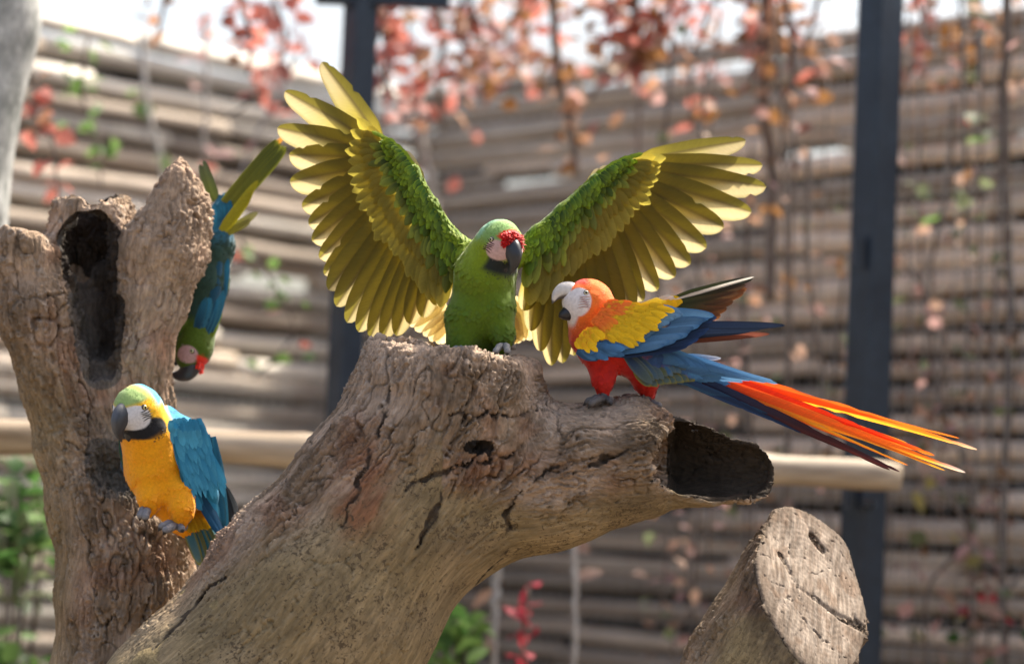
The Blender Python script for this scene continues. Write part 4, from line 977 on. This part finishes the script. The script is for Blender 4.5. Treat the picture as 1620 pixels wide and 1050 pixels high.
row(wF, 'median_covert', 5, [(1044, 470), (1056, 472)], [(1062, 464), (1070, 474)], 5, lambda t: cc((.7, .62, .45), (.75, .7, .6)), M_plume, d=(y1+.064, y1+.064), dt=(y1+.066, y1+.066), n=7, jit=3)
# rump, flank and tail
db_ = y1-.05
row(tS, 'flank_feather', 9, [(985, 560), (1040, 552)], [(1030, 606), (1085, 586)], 17, lambda t: cc(NAVY*1.5, lerp(np.array([.10, .11, .03]), BLU*.7, RNG.random()), edge=(.10, .13, .12)), M_plume, d=(db_, db_+.012), dt=(db_+.004, db_+.012), rl=-8, n=8)
row(tS, 'flank_feather', 8, [(1000, 580), (1050, 575)], [(1030, 612), (1100, 602)], 17, lambda t: cc(np.array([.16, .13, .02]), np.array([.06, .10, .10]), edge=(.2, .17, .03)), M_plume, d=(db_+.008, db_+.02), dt=(db_+.01, db_+.02), rl=-8, n=8)
row(tS, 'rump_feather', 12, [(1000, 548), (1060, 566), (1045, 590)], [(1075, 572), (1125, 588), (1104, 606)], 18, lambda t: cc(NAVY*2.4, BLU*RNG.uniform(.6, 1.1)), M_plume, d=(db_+.004, db_+.016), dt=(db_+.012, db_+.024), rl=6, n=8)
row(tS, 'rump_feather', 10, [(1010, 538), (1075, 572), (1070, 592)], [(1090, 568), (1150, 592), (1125, 606)], 17, lambda t: cc(BLU*.7, BLU*RNG.uniform(.8, 1.2)), M_plume, d=(db_+.01, db_+.02), dt=(db_+.018, db_+.028), rl=6, n=8)
row(tS, 'tail_covert', 9, [(1060, 562), (1090, 584), (1095, 598)], [(1232, 606), (1190, 600), (1136, 612)], 17, lambda t: cc(BLU, LBL*RNG.uniform(.8, 1.1), rach=BLU*.6), M_tail, d=(db_+.02, db_+.028), dt=(db_+.028, db_+.04), kind='tail', rl=6, n=14)
ORT = np.array([.85, .20, .02]); RDT = np.array([.78, .06, .012]); YET = np.array([.92, .45, .03]); MRN = np.array([.05, .016, .02])
def tcol(a, b, edge, tip): return lambda t: (lambda u, v: mixc(mixc(mixc(a, b, sstep(0, .7, u)), edge, sstep(.05, .6, -v)), tip, sstep(.86, 1, u)*.8))
for (bs, tp_, wd, f, dd_) in (((1090, 584), (1518, 694), 11, tcol(RDT, ORT, ORT*.8, ORT), .029), ((1094, 588), (1456, 706), 10, tcol(RDT*.7, RDT*.85, ORT, ORT), .024), ((1098, 594), (1498, 737), 12, tcol(RDT, ORT*.9, YET, YET*.8), .020), ((1092, 594), (1440, 728), 10, tcol(RDT, YET*.9, ORT, ORT), .0205), ((1085, 580), (1550, 698), 22, tcol(RDT, ORT, YET, np.array([.7, .5, .35])), .030), ((1092, 586), (1480, 716), 25, tcol(RDT, RDT*1.05, ORT, ORT), .026), ((1096, 590), (1436, 700), 18, tcol(RDT, ORT, YET, YET), .032),
                              ((1096, 592), (1527, 748), 24, tcol(RDT, ORT, YET, np.array([.65, .6, .55])), .022), ((1098, 594), (1466, 722), 20, tcol(RDT, ORT, YET, YET), .036), ((1090, 594), (1424, 745), 18, tcol(NAVY, MRN, MRN*1.5, MRN), .016), ((1090, 596), (1410, 740), 20, tcol(NAVY, np.array([.12, .025, .02]), MRN, MRN), .020), ((1078, 601), (1270, 680), 13, tcol(NAVY*1.3, NAVY, NAVY*2, NAVY), .012), ((1075, 600), (1215, 655), 13, tcol(NAVY*1.6, BLU*.4, BLU*.6, NAVY), .010)):
    b, e = P(*bs, y1-.03+dd_), P(*tp_, y1-.02+dd_*1.3); q = MB(); q.add(*feather(b, e, PX(wd), rolled(e-b, TOCAM, 18), f(0), 'tail', n=30, m=9, bend=RNG.uniform(-.03, .006), notch=.12, camber=.14)); q.build('tail_feather', M_tail, tS)
row(tS, 'loose_plume', 3, [(1080, 560), (1090, 566)], [(1138, 568), (1142, 566)], 7, lambda t: cc(LBL, (.6, .62, .66)), M_plume, d=(y1+.01, y1+.01), dt=(y1+.01, y1+.01), n=8)

# ------------------------------------------------------------------ blue and yellow macaw
GOLD = np.array([.86, .34, .004]); TEAL = np.array([.022, .20, .34]); TEALL = np.array([.07, .34, .48]); TEALD = np.array([.008, .06, .11])
y2 = .115
bm = Macaw((214, 645), y2-.045, 37, (-.45, -.76, -.46))
tY = thing('macaw', P(250, 830, y2), 'blue and yellow macaw with pale green crown perched in the hollow trunk fork', 'macaw')
bp_ = chain([(224, 656, 36, y2-.03), (236, 692, 41, y2-.015), (247, 738, 47, y2), (262, 775, 37, y2+.01), (285, 815, 24, y2+.02), (310, 850, 12, y2+.03)])
bp_ += chain([(258, 668, 28, y2+.02), (292, 698, 31, y2+.02), (316, 765, 24, y2+.035), (338, 825, 8, y2+.04)]) + chain([(236, 766, 26, y2-.03), (237, 790, 16, y2-.045), (236, 806, 9, y2-.045)]) + chain([(286, 782, 24, y2-.03), (288, 806, 17, y2-.045), (284, 830, 9, y2-.045)])
def colB_(V, q, px, py, n):
    r = np.linalg.norm(q, axis=1); hd = sstep(1.7, 1.2, r)
    c = np.tile(GOLD, (len(V), 1)); c = cblend(c, (TEAL, sstep(-.1, .5, n[:, 1])*sstep(.9, 1.3, r)), (YLW*.95, sstep(700, 660, py)*.7))
    c = cblend(c, (TEALL, hd*sstep(.0, -.5, q[:, 0])*sstep(.15, .4, q[:, 2]+.3*np.abs(q[:, 1]))), (TEALL, sstep(-.65, -.95, q[:, 0])*hd))
    c = cblend(c, (np.array([.28, .40, .13]), hd*sstep(.35, .55, q[:, 2])*sstep(-.5, .2, q[:, 0])))
    c = cblend(c, (TEAL*1.1, sstep(-4, 6, px-(264+.36*(py-650)))*sstep(.95, 1.2, r)))
    chin = sstep(1.0, .85, np.sqrt(((q[:, 0]-.46)/.76)**2+((q[:, 2]+.74)/.47)**2)); c = cblend(c, (np.array([.012, .012, .013]), chin*sstep(1.9, 1.5, r)))
    face = sstep(1.0, .88, np.sqrt(((q[:, 0]-.80)/.54)**2+((q[:, 2]+.10)/.56)**2))
    c = cblend(c, (np.array([.68, .66, .65]), face))
    return c, face
bm.body(tY, bp_, colB_)
def flowB(v, q):
    f = np.tile(np.array([.15, .05, -1.0]), (len(v), 1)); hd = sstep(1.7, .9, np.linalg.norm(q, axis=1))[:, None]
    return f*(1-hd) + hd*(-bm.F*1.0 - np.array([0, 0, .35]))
bm.plumage(tY, flowB, 3600, .015, .0065, tilt=.04, jit=.045)
bm.face(tY, lambda t, a, b: (.075, .078, .085) if abs(b) < .6 else (.04, .042, .046), (.025, .024, .025), .98, iris=(.6, .55, .25))
face_lines(bm, tY, -1, (.03, .03, .03), -.3, .12); face_lines(bm, tY, 1, (.03, .03, .03), -.3, .12)
FC = (.20, .19, .19)
foot(tY, [(238, 796, y2-.035, 9), (234, 806, y2-.04, 8)], [[(234, 806, y2-.04), (226, 806, y2-.06), (222, 816, y2-.07), (221, 824, y2-.07)], [(234, 806, y2-.04), (232, 808, y2-.065), (230, 818, y2-.075), (229, 826, y2-.075)], [(234, 806, y2-.04), (240, 808, y2-.01), (246, 814, y2)], [(234, 806, y2-.04), (228, 806, y2-.01), (222, 812, y2)]], 7, FC)
foot(tY, [(284, 820, y2-.035, 9), (280, 830, y2-.04, 8)], [[(280, 830, y2-.04), (266, 828, y2-.06), (256, 832, y2-.072), (250, 840, y2-.075)], [(280, 830, y2-.04), (270, 834, y2-.075), (262, 838, y2-.088), (258, 846, y2-.09)], [(280, 830, y2-.04), (290, 832, y2-.02), (296, 838, y2-.01)], [(280, 830, y2-.04), (286, 834, y2-.06), (290, 842, y2-.07)]], 7, FC)
dw = y2-.045
wp = chain([(290, 676, 13, dw+.034), (312, 720, 16, dw+.036), (332, 780, 11, dw+.036), (348, 835, 4, dw+.038)])
pts = np.array([x for q in wp for x in (q[0]-q[2], q[0]+q[2], q[1]-q[3], q[1]+q[3])]); V, Fc = mesh_sdf(field(wp, .02), pts.min(0)-.01, pts.max(0)+.01, .003)
wY = put('wing', new_mesh('wing', V, Fc, Col=np.tile(TEAL, (len(V), 1))), M_body, tY)
WN = nz([.35, -1, .1])
row(wY, 'flight_feather', 8, [(300, 760), (338, 700)], [(350, 846), (360, 858)], [18, 15], bcf(TEALD*1.3, np.array([.012, .10, .22])), M_tail, d=(dw+.008, dw+.03), dt=(dw+.02, dw+.035), kind='flight', nrm=WN, rl=-12, n=14)
row(wY, 'secondary_covert', 9, [(285, 730), (310, 705), (338, 690)], [(318, 808), (342, 826), (357, 838)], [22, 18], bcf(TEAL*.8, TEAL*1.15, TEALL*.7), M_tail, d=(dw+.0, dw+.024), dt=(dw+.01, dw+.03), kind='flight', nrm=WN, rl=-10, n=12)
row(wY, 'greater_covert', 16, [(276, 700), (305, 688), (337, 690)], [(304, 776), (335, 774), (353, 778)], 15, bcf(TEAL, TEALL*.85, TEALL*.75), M_plume, d=(dw-.003, dw+.019), dt=(dw+.0, dw+.021), nrm=WN, rl=-6, n=10, jit=3)
patch(wY, 'median_covert', 190, [(272, 668), (316, 658), (288, 730), (344, 735)], [(.25, 1), (.30, 1)], (34, 54), 9, lambda s_, t_: cc(TEAL*RNG.uniform(.85, 1.1), mixc(TEAL, TEALL, RNG.uniform(.35, .9)), jit=.08), (dw-.012, dw+.006, dw-.006, dw+.014), nrm=WN, jit=.06)
patch(wY, 'lesser_covert', 80, [(266, 664), (292, 658), (274, 682), (324, 682)], [(.15, 1), (.3, 1)], (18, 24), 10, lambda s_, t_: cc(TEALL*RNG.uniform(.7, .95), TEALL*RNG.uniform(.85, 1.1), jit=.1), (dw-.010, dw+.010, dw-.014, dw+.006), nrm=WN, jit=.08)
row(wY, 'edge_covert', 12, [(304, 664), (343, 735)], [(322, 694), (351, 775)], 12, bcf(TEALD, TEALD*1.6), M_plume, d=(dw+.02, dw+.032), dt=(dw+.02, dw+.034), nrm=WN, n=7)
wY2 = put('wing', new_mesh('wing', *tube([P(200, 690, y2+.0), P(200, 735, y2+.01), P(215, 780, y2+.02)], [.008, .012, .005], 10), Col=np.tile(TEALD, (30, 1))), M_body, tY)
row(wY2, 'flight_feather', 7, [(190, 692), (206, 700)], [(212, 782), (226, 792)], 17, bcf(TEALD*1.3, np.array([.02, .10, .09]), np.array([.05, .12, .03])), M_tail, d=(y2-.02, y2-.014), dt=(y2-.004, y2+.004), kind='flight', n=12)
row(tY, 'tail_feather', 7, [(285, 805), (318, 815)], [(318, 893), (348, 868)], [19, 19], lambda t: cc(TEAL*.8, mixc(TEAL*.8, np.array([.35, .28, .01]), .5*RNG.random()), edge=(.22, .2, .02)), M_tail, d=(y2+.0, y2+.01), dt=(y2+.02, y2+.03), kind='flight', n=14)
row(tY, 'vent_feather', 8, [(276, 800), (304, 806)], [(302, 842), (334, 836)], 14, lambda t: cc(GOLD*.9, YLW*.6), M_plume, d=(y2-.01, y2-.0), dt=(y2-.005, y2+.005), n=7)
wY3 = row(tY, 'tail_feather', 5, [(340, 745), (348, 765)], [(368, 838), (376, 812)], 18, lambda t: cc((.02, .025, .03), (.05, .055, .06)), M_tail, d=(y2+.06, y2+.065), dt=(y2+.075, y2+.08), kind='flight', n=12)
row(tY, 'tail_feather', 2, [(350, 800), (356, 800)], [(372, 842), (366, 850)], 14, lambda t: cc((.3, .28, .02), (.5, .42, .02)), M_tail, d=(y2+.075, y2+.078), dt=(y2+.09, y2+.09), kind='flight', n=12)

# ------------------------------------------------------------------ green macaw climbing head-down
y3 = .36
hm = Macaw((305, 550), y3-.02, 33, (-.10, -.25, -1.0), up=(1, -.15, .1))
tH = thing('macaw', P(300, 480, y3), 'green macaw with blue wings climbing head-down along the broken limb', 'macaw')
hp = chain([(306, 540, 25, y3-.01), (311, 505, 32, y3), (322, 450, 37, y3), (336, 390, 33, y3), (346, 345, 18, y3), (352, 320, 10, y3)])
def colH(V, q, px, py, n):
    r = np.linalg.norm(q, axis=1); hd = sstep(1.8, 1.2, r)
    c = cblend(np.tile(mixc(G1*.4, TEALD, .4), (len(V), 1)), (TEAL*.5, sstep(400, 360, py)), (G1*.7, hd))
    face = sstep(1.0, .85, np.sqrt(((q[:, 0]-.55)/.42)**2+((q[:, 2]-.0)/.55)**2))*(np.abs(q[:, 1]) > .2); c = cblend(c, (np.array([.50, .30, .29]), face))
    red = sstep(.36, .5, q[:, 2])*sstep(.45, .6, q[:, 0]); c = cblend(c, (np.array([.72, .03, .01]), red)); return c, face*(1-red)
hm.body(tH, hp, colH)
hm.plumage(tH, lambda v, q: np.tile(np.array([.15, .1, 1.0]), (len(v), 1)), 1800, .017, .0065)
hm.face(tH, lambda t, a, b: (.035, .036, .04), (.025, .025, .027), .95)
q = MB()
for i in range(60):
    p = hm.w(RNG.uniform(.62, .98), RNG.uniform(-.4, .4), RNG.uniform(.38, .60)); t = nz(hm.F*.6+hm.U*.3+RNG.normal(0, .3, 3)); c = np.array([.75, .03, .01])*RNG.uniform(.8, 1.1)
    q.add(*feather(p, p+t*.010, .005, nz(hm.U-np.array([0, .8, 0])), lambda U, Vv: np.broadcast_to(c, U.shape+(3,)), n=4, m=3))
q.build('forehead_plumage', M_plume, tH, kind='stuff')
dw = y3-.046
wH = put('wing', new_mesh('wing', *tube([P(318, 520, dw+.02), P(336, 460, dw+.02), P(346, 380, dw+.025), P(352, 340, dw+.03)], [.010, .020, .014, .004], 12), Col=np.tile(TEALD, (48, 1))), M_body, tH)
row(wH, 'flight_feather', 7, [(318, 480), (345, 480)], [(338, 352), (358, 350)], 17, bcf(TEALD*1.1, np.array([.012, .08, .10])), M_tail, d=(dw+.006, dw+.012), dt=(dw+.012, dw+.02), kind='flight', n=12)
row(wH, 'secondary_covert', 7, [(318, 515), (346, 490)], [(336, 425), (357, 405)], 17, bcf(TEALD, TEAL*.75, TEAL*.9), M_plume, d=(dw, dw+.008), dt=(dw+.006, dw+.012), kind='flight', n=10)
row(wH, 'greater_covert', 7, [(308, 530), (334, 525)], [(328, 470), (352, 460)], 16, bcf(TEALD, TEAL*.8, TEALL*.5), M_plume, d=(dw-.002, dw+.004), dt=(dw, dw+.008), n=8)
row(wH, 'edge_covert', 9, [(330, 538), (356, 465)], [(345, 505), (358, 430)], 12, bcf(G2*.9, np.array([.30, .40, .02])), M_plume, d=(dw+.014, dw+.02), dt=(dw+.014, dw+.02), n=7)
row(wH, 'lesser_covert', 10, [(286, 545), (326, 545)], [(296, 505), (334, 512)], 17, bcf(GD*1.4, G1*.9), M_plume, d=(dw+.004, dw+.008), dt=(dw, dw+.004), n=7)
row(tH, 'tail_feather', 8, [(334, 345), (354, 345)], [(436, 218), (454, 236)], [15, 15], lambda t: cc(np.array([.20, .20, .02]), np.array([.09, .11, .02]), edge=np.array([.16, .17, .015])), M_tail, d=(dw+.03, dw+.02), dt=(dw+.05, dw+.04), kind='flight', n=14)
row(tH, 'tail_feather', 1, [(340, 335), (340, 335)], [(448, 216), (448, 216)], 16, lambda t: cc((.6, .2, .03), (.75, .32, .05)), M_tail, d=(dw+.05, dw+.05), dt=(dw+.07, dw+.07), kind='flight', n=14)
row(tH, 'tail_feather', 4, [(342, 375), (352, 372)], [(408, 286), (398, 306)], 14, lambda t: cc((.42, .38, .02), (.36, .33, .02)), M_tail, d=(dw+.012, dw+.012), dt=(dw+.02, dw+.02), kind='flight', n=12)
row(tH, 'tail_feather', 3, [(350, 375), (352, 370)], [(406, 336), (396, 350)], 13, lambda t: cc((.30, .28, .03), (.16, .15, .06)), M_tail, d=(dw+.018, dw+.018), dt=(dw+.03, dw+.03), kind='flight', n=12)
row(tH, 'tail_feather', 2, [(345, 320), (338, 318)], [(322, 254), (314, 262)], 12, lambda t: cc((.08, .10, .02), (.06, .07, .03)), M_tail, d=(dw+.04, dw+.045), dt=(dw+.05, dw+.055), kind='flight', n=12)
row(tH, 'tail_covert', 8, [(330, 385), (352, 380)], [(338, 325), (366, 318)], 17, bcf(TEAL*.6, TEAL), M_plume, d=(dw+.006, dw+.014), dt=(dw+.014, dw+.02), n=8)
foot(tH, [(306, 470, y3-.02, 9), (292, 462, y3-.03, 7)], [[(292, 462, y3-.03), (282, 455, y3-.045), (274, 452, y3-.05)], [(292, 462, y3-.03), (284, 466, y3-.045), (276, 470, y3-.05)]], 6, FC)
# ================================================================== creepers, shrubs, stems
def leaf_mesh(L, W, lobes=0, curl=.15):
    s = np.linspace(0, 1, 7); wv = W*np.sin(np.pi*np.clip(s, .02, .99)**.8)*(1+.12*np.cos(s*20)*lobes)
    V = []
    for t, a in zip(s, wv):
        for k in (-1, 0, 1): V.append((k*a/2, -curl*L*t*t + .12*abs(k)*a, L*t))
    F = [(i*3+j, i*3+j+1, (i+1)*3+j+1, (i+1)*3+j) for i in range(6) for j in range(2)]
    return V, F
def leaf_mat(n, a, b, tr=.5): return plain_mat(n, a, b, 25, .5, .001, .2, spec=.3, trans=tr, objrand=.3)
LM = {'red': leaf_mat('red_leaf', (.44, .11, .085), (.52, .24, .19)), 'orange': leaf_mat('orange_leaf', (.46, .24, .14), (.42, .25, .16)), 'brown': leaf_mat('brown_leaf', (.22, .11, .04), (.33, .16, .06)), 'pink': leaf_mat('pink_leaf', (.48, .27, .25), (.55, .36, .32)),
      'green': leaf_mat('green_leaf', (.035, .095, .022), (.08, .165, .04)), 'bright': leaf_mat('bright_leaf', (.13, .25, .05), (.20, .31, .10)), 'dull': leaf_mat('dull_leaf', (.13, .17, .08), (.22, .24, .13)), 'yellow': leaf_mat('yellow_leaf', (.50, .42, .12), (.42, .36, .14)), 'dry': leaf_mat('dry_leaf', (.36, .22, .16), (.48, .32, .24)), 'crim': leaf_mat('crimson_leaf', (.50, .03, .06), (.55, .09, .11))}
LEAF = {}
for k, mt in LM.items():
    for v in range(2):
        me = new_mesh('leaf', *leaf_mesh(1.0, .62+.16*v, v, .1+.2*v)); me.materials.append(mt); LEAF[k, v] = me
M_stem = plain_mat('vine_stem', (.11, .085, .07), (.19, .155, .13), 20, .9, .002, .4, objrand=.3)
M_stemg = plain_mat('pale_stem', (.36, .34, .31), (.48, .46, .43), 20, .85, .002, .4, objrand=.1)
NLEAF = 0; TOP = -140
def put_leaf(root, p, size, key, hang=.5):
    global NLEAF; NLEAF += 1
    o = bpy.data.objects.new('leaf', LEAF[key, random.randint(0, 1)]); COL.objects.link(o); o.parent = root; o.location = Vector(p)-root.location
    o.scale = (size*random.uniform(.8, 1.2), size, size); o.rotation_euler = (math.pi*hang+random.gauss(0, .6), random.gauss(0, .6), random.uniform(0, 6.28)); return o
def vine(path, r, leaves, label, y, cat='vine', mat=None, group=None, name='creeper', spread=18, size=(.05, .075)):
    """path: photo pixels; y: depth (or list); leaves: {kind: count}"""
    ys = y if isinstance(y, (list, tuple)) else [y]*len(path); pts = [P(a, b, d) for (a, b), d in zip(path, ys)]
    root = thing(name, pts[-1] if pts[-1][2] < pts[0][2] else pts[0], label, cat, group)
    tt = np.linspace(0, 1, 26); pth = poly(pts, tt)
    for _ in range(4): pth[1:-1] = (pth[:-2]+2*pth[1:-1]+pth[2:])/4
    pth[1:-1] += RNG.normal(0, min(.006, r*.22), (24, 3)); V, F = tube(pth, np.linspace(r, r*.6, 26)*(1.45 if path[0][1] == TOP else 1), 7); put('stem', new_mesh('stem', V, F), mat or M_stem, root)
    dens = 2.6 if path[0][1] == TOP else 1.5
    for k, n in leaves.items():
        for _ in range(int(n*dens)):
            p = poly(pts, np.array([random.random()]))[0] + RNG.normal(0, 1, 3)*PX(spread, ys[0])
            put_leaf(root, p, random.uniform(*size), k)
    return root
# creepers hanging from the roof netting, warm autumn leaves
vine([(372, TOP), (380, 10), (400, 60), (392, 118)], .006, {'red': 12, 'brown': 3}, 'red leaved creeper tip dangling against the white sky above the sunlit wall', 2.6, spread=24)
vine([(415, TOP), (430, -10), (455, 60), (440, 110)], .006, {'red': 16, 'pink': 5}, 'dense red creeper hanging left of the steel post top', 3.0, spread=26)
vine([(255, TOP), (262, 0), (250, 50)], .005, {'orange': 6, 'brown': 3}, 'thin orange creeper tip hanging alone in the bright sky', 2.6, spread=10)
vine([(610, TOP), (605, 40), (612, 90), (606, 150)], .006, {'red': 12, 'orange': 3}, 'narrow string of red leaves hanging right beside the steel post', 2.7, spread=10)
vine([(650, TOP), (680, -10), (705, 60), (690, 130), (700, 200)], .009, {'red': 16, 'pink': 8, 'orange': 6}, 'thick stemmed pink and red creeper above the wall corner', 3.2, spread=36)
vine([(740, TOP), (745, 20), (770, 90), (765, 150)], .007, {'orange': 16, 'brown': 5, 'pink': 5}, 'orange and brown creeper hanging above the green macaw head', 3.0, spread=34)
vine([(800, TOP), (820, 0), (800, 60), (812, 120)], .006, {'pink': 8, 'orange': 8, 'red': 4}, 'pale orange creeper tangled over the wall top', 3.6, spread=36)
vine([(870, TOP), (876, 40), (884, 120), (905, 200), (912, 280)], .010, {'orange': 9, 'brown': 7, 'red': 3}, 'dark woody creeper stem with few orange leaves behind the right wing', 3.0, spread=26)
vine([(985, TOP), (1000, 0), (1015, 55), (990, 85)], .006, {'red': 12, 'brown': 10, 'orange': 4}, 'rust red creeper clump hanging under the sky gap', 2.8, spread=30)
vine([(1080, TOP), (1070, -10), (1030, 60)], .006, {'red': 10, 'orange': 8}, 'bright red creeper sprig crossing the sky gap', 2.9, spread=22)
vine([(1110, TOP), (1112, -10), (1108, 8)], .004, {'red': 4}, 'few red leaves hanging into the widest sky gap', 2.7, spread=8)
vine([(1215, TOP), (1212, 60), (1205, 140), (1222, 240), (1222, 360), (1218, 475)], .017, {'brown': 5, 'orange': 3}, 'dark straight sapling stem standing against the shaded wall', 2.9, spread=22)
vine([(1180, -60), (1195, 20), (1212, 70)], .010, {'brown': 8, 'orange': 5}, 'brown leaved branch joining the dark straight sapling', 2.9, spread=28)
vine([(1330, TOP), (1290, 20), (1270, 90), (1290, 130)], .006, {'brown': 6, 'orange': 7, 'pink': 3}, 'brown and orange creeper left of the steel post top', 2.8, spread=34)
vine([(1440, TOP), (1450, 0), (1470, 60), (1440, 120)], .006, {'red': 9, 'orange': 9, 'brown': 8}, 'red and brown creeper right of the steel post top', 2.9, spread=44)
vine([(1560, TOP), (1550, 30), (1540, 120)], .006, {'brown': 8, 'dull': 4, 'orange': 4}, 'sparse brown creeper hanging past the steel post', 3.0, spread=40)
# stems and dry leaves over the shaded wall
vine([(1005, -80), (1012, 150), (1008, 330), (1015, 520)], .007, {'dry': 5, 'pink': 2}, 'thin straight stem rising behind the spread right wing', 3.1, spread=30, size=(.03, .05))
vine([(1595, -80), (1590, 250), (1598, 520), (1588, 800), (1592, 1200)], .014, {'dry': 10, 'dull': 8, 'pink': 4}, 'grey upright stem with dull leaves against the wire mesh', 2.4, spread=42, size=(.03, .055))
vine([(1510, 160), (1500, 300), (1470, 420), (1478, 620)], .008, {'dull': 14, 'dry': 9, 'bright': 3}, 'dull green climber over the shaded wall behind the mesh', 2.7, spread=46, size=(.04, .07))
vine([(1440, 420), (1500, 520), (1480, 660), (1540, 740), (1530, 1100)], .007, {'dull': 9, 'pink': 12, 'dry': 10}, 'pinkish dried climber below the red tail tips', 2.5, spread=55, size=(.035, .06))
vine([(1500, 780), (1540, 850), (1460, 930), (1470, 1100)], .007, {'yellow': 7, 'dry': 9, 'dull': 6, 'pink': 5}, 'yellowing dry climber beside the leaning sawn log', 2.4, spread=52, size=(.04, .07))
vine([(1620, 900), (1575, 960), (1560, 1020), (1570, 1150)], .006, {'dry': 7, 'green': 6, 'crim': 3}, 'dry and green climber in the wire mesh corner', 2.4, spread=44, size=(.045, .075))
vine([(1150, 500), (1190, 580), (1100, 640), (1120, 760)], .006, {'pink': 8, 'red': 4, 'dry': 6, 'dull': 3}, 'small pinkish climber behind the red macaw back', 2.9, spread=46, size=(.035, .055))
vine([(1080, 860), (1100, 960), (1060, 1000), (1080, 1120)], .006, {'pink': 4, 'dry': 5, 'dull': 5}, 'sparse pale climber between the stump branch and sawn log', 2.6, spread=40, size=(.035, .055))
vine([(905, 830), (912, 940), (906, 1130)], .009, {'dry': 2}, 'bare grey stem standing below the hollow side branch', 2.2, spread=12, mat=M_stemg)
vine([(790, 880), (784, 960), (780, 1130)], .012, {'dry': 2}, 'thicker bare grey stem close to the forked trunk', 2.2, spread=12, mat=M_stemg)
vine([(835, 930), (832, 990), (828, 1020), (830, 1140)], .005, {'crim': 14}, 'crimson leaf cluster below the forked trunk', 2.0, spread=10, size=(.04, .062), cat='plant', name='red_plant')
# pale branches against the sunlit wall
vine([(222, 60), (232, 170), (252, 240), (262, 330)], .009, {'bright': 3}, 'pale bent branch against the sunlit wall', 3.4, spread=20, mat=M_stemg)
vine([(470, 90), (440, 150), (408, 210), (380, 280)], .008, {'red': 2}, 'pale slanting branch behind the climbing macaw tail', 3.4, spread=20, mat=M_stemg)
vine([(655, 120), (668, 220), (690, 330), (700, 420)], .013, {'pink': 4}, 'pale upright branch in the wall corner', 3.4, spread=20, mat=M_stemg)
vine([(325, 20), (326, 140), (322, 290)], .008, {'pink': 4, 'red': 2}, 'pale vertical stem beside the pale bent branch', 3.6, spread=14, mat=M_stemg)
vine([(60, 120), (50, 180), (85, 220), (92, 310)], .005, {'red': 14, 'orange': 5}, 'bright red creeper beside the grey leaning trunk', 2.4, spread=16, size=(.04, .06))
vine([(140, 60), (125, 150), (155, 210), (160, 300)], .005, {'bright': 13, 'green': 4}, 'bright green climber on the sunlit wall', 2.9, spread=18, size=(.04, .06))
vine([(350, 190), (420, 150), (410, 130)], .004, {'red': 7}, 'short red creeper spray on the sunlit wall', 3.0, spread=15, size=(.035, .055))
vine([(380, 380), (450, 470), (470, 530), (400, 600)], .004, {'bright': 12, 'red': 2}, 'bright green climber over the bright gap in the logs', 2.7, spread=22, size=(.035, .055))
# many thin strands that only their place tells apart
for i in range(22):
    x = 1035 + i*27 + RNG.uniform(-10, 10); y_ = RNG.uniform(2.3, 3.0); t_ = RNG.uniform(-80, 520); b_ = RNG.uniform(700, 1150)
    vine([(x, t_), (x+RNG.uniform(-25, 25), lerp(t_, b_, .35)), (x+RNG.uniform(-30, 30), lerp(t_, b_, .7)), (x+RNG.uniform(-15, 15), b_)], RNG.uniform(.003, .007), {'dry': int(RNG.integers(2, 6)), 'dull': int(RNG.integers(1, 4)), 'pink': int(RNG.integers(0, 4)), 'brown': 2},
         'thin dry vine strand with few faded leaves over the shaded log wall', y_, spread=24, size=(.025, .05), group='dry vine strands over the shaded log wall')
for i in range(12):
    x = 600 + i*58 + RNG.uniform(-20, 20); y_ = RNG.uniform(2.6, 4.2); b_ = RNG.uniform(70, 210)
    vine([(x, TOP), (x+RNG.uniform(-30, 30), -30), (x+RNG.uniform(-35, 35), b_*.5), (x+RNG.uniform(-20, 20), b_)], RNG.uniform(.004, .008), {'red': int(RNG.integers(2, 6)), 'pink': int(RNG.integers(2, 6)), 'orange': int(RNG.integers(1, 5)), 'brown': 2},
         'mixed red and pink creeper strand hanging over the wall top', y_, spread=30, group='mixed creeper strands over the wall top')
# shrubs low behind the trunks
def shrub(px, py, y, rx, rz, kinds, n, label):
    c = P(px, py, y); root = thing('shrub', (c[0], c[1], 0), label, 'shrub')
    for k in range(5):
        a = RNG.uniform(-1, 1, 2)*PX(rx, y)*.7; V, F = tube(poly([(c[0], c[1], 0), (c[0]+a[0]*.4, c[1]+a[1]*.4, c[2]*.6), (c[0]+a[0], c[1]+a[1], c[2]+PX(rz, y)*.6)], np.linspace(0, 1, 9)), np.linspace(.012, .004, 9), 6); put('stem', new_mesh('stem', V, F), M_stem, root)
    # leaves fill the crown: each with its own twist
    for _ in range(n):
        u = RNG.normal(0, .45, 3); p = c + np.array([u[0]*PX(rx, y), u[1]*.18, u[2]*PX(rz, y)]); put_leaf(root, p, random.uniform(.05, .085), random.choice(kinds), .4)
shrub(25, 850, 2.2, 75, 110, ['green', 'green', 'bright', 'green', 'dull'], 120, 'leafy green shrub low beside the upright hollow trunk')
shrub(725, 1015, 2.0, 42, 55, ['bright', 'green', 'bright'], 45, 'bright green shrub peeping out under the forked trunk')
shrub(20, 1060, 2.0, 40, 50, ['green', 'bright'], 30, 'small green shrub at the foot of the upright hollow trunk')
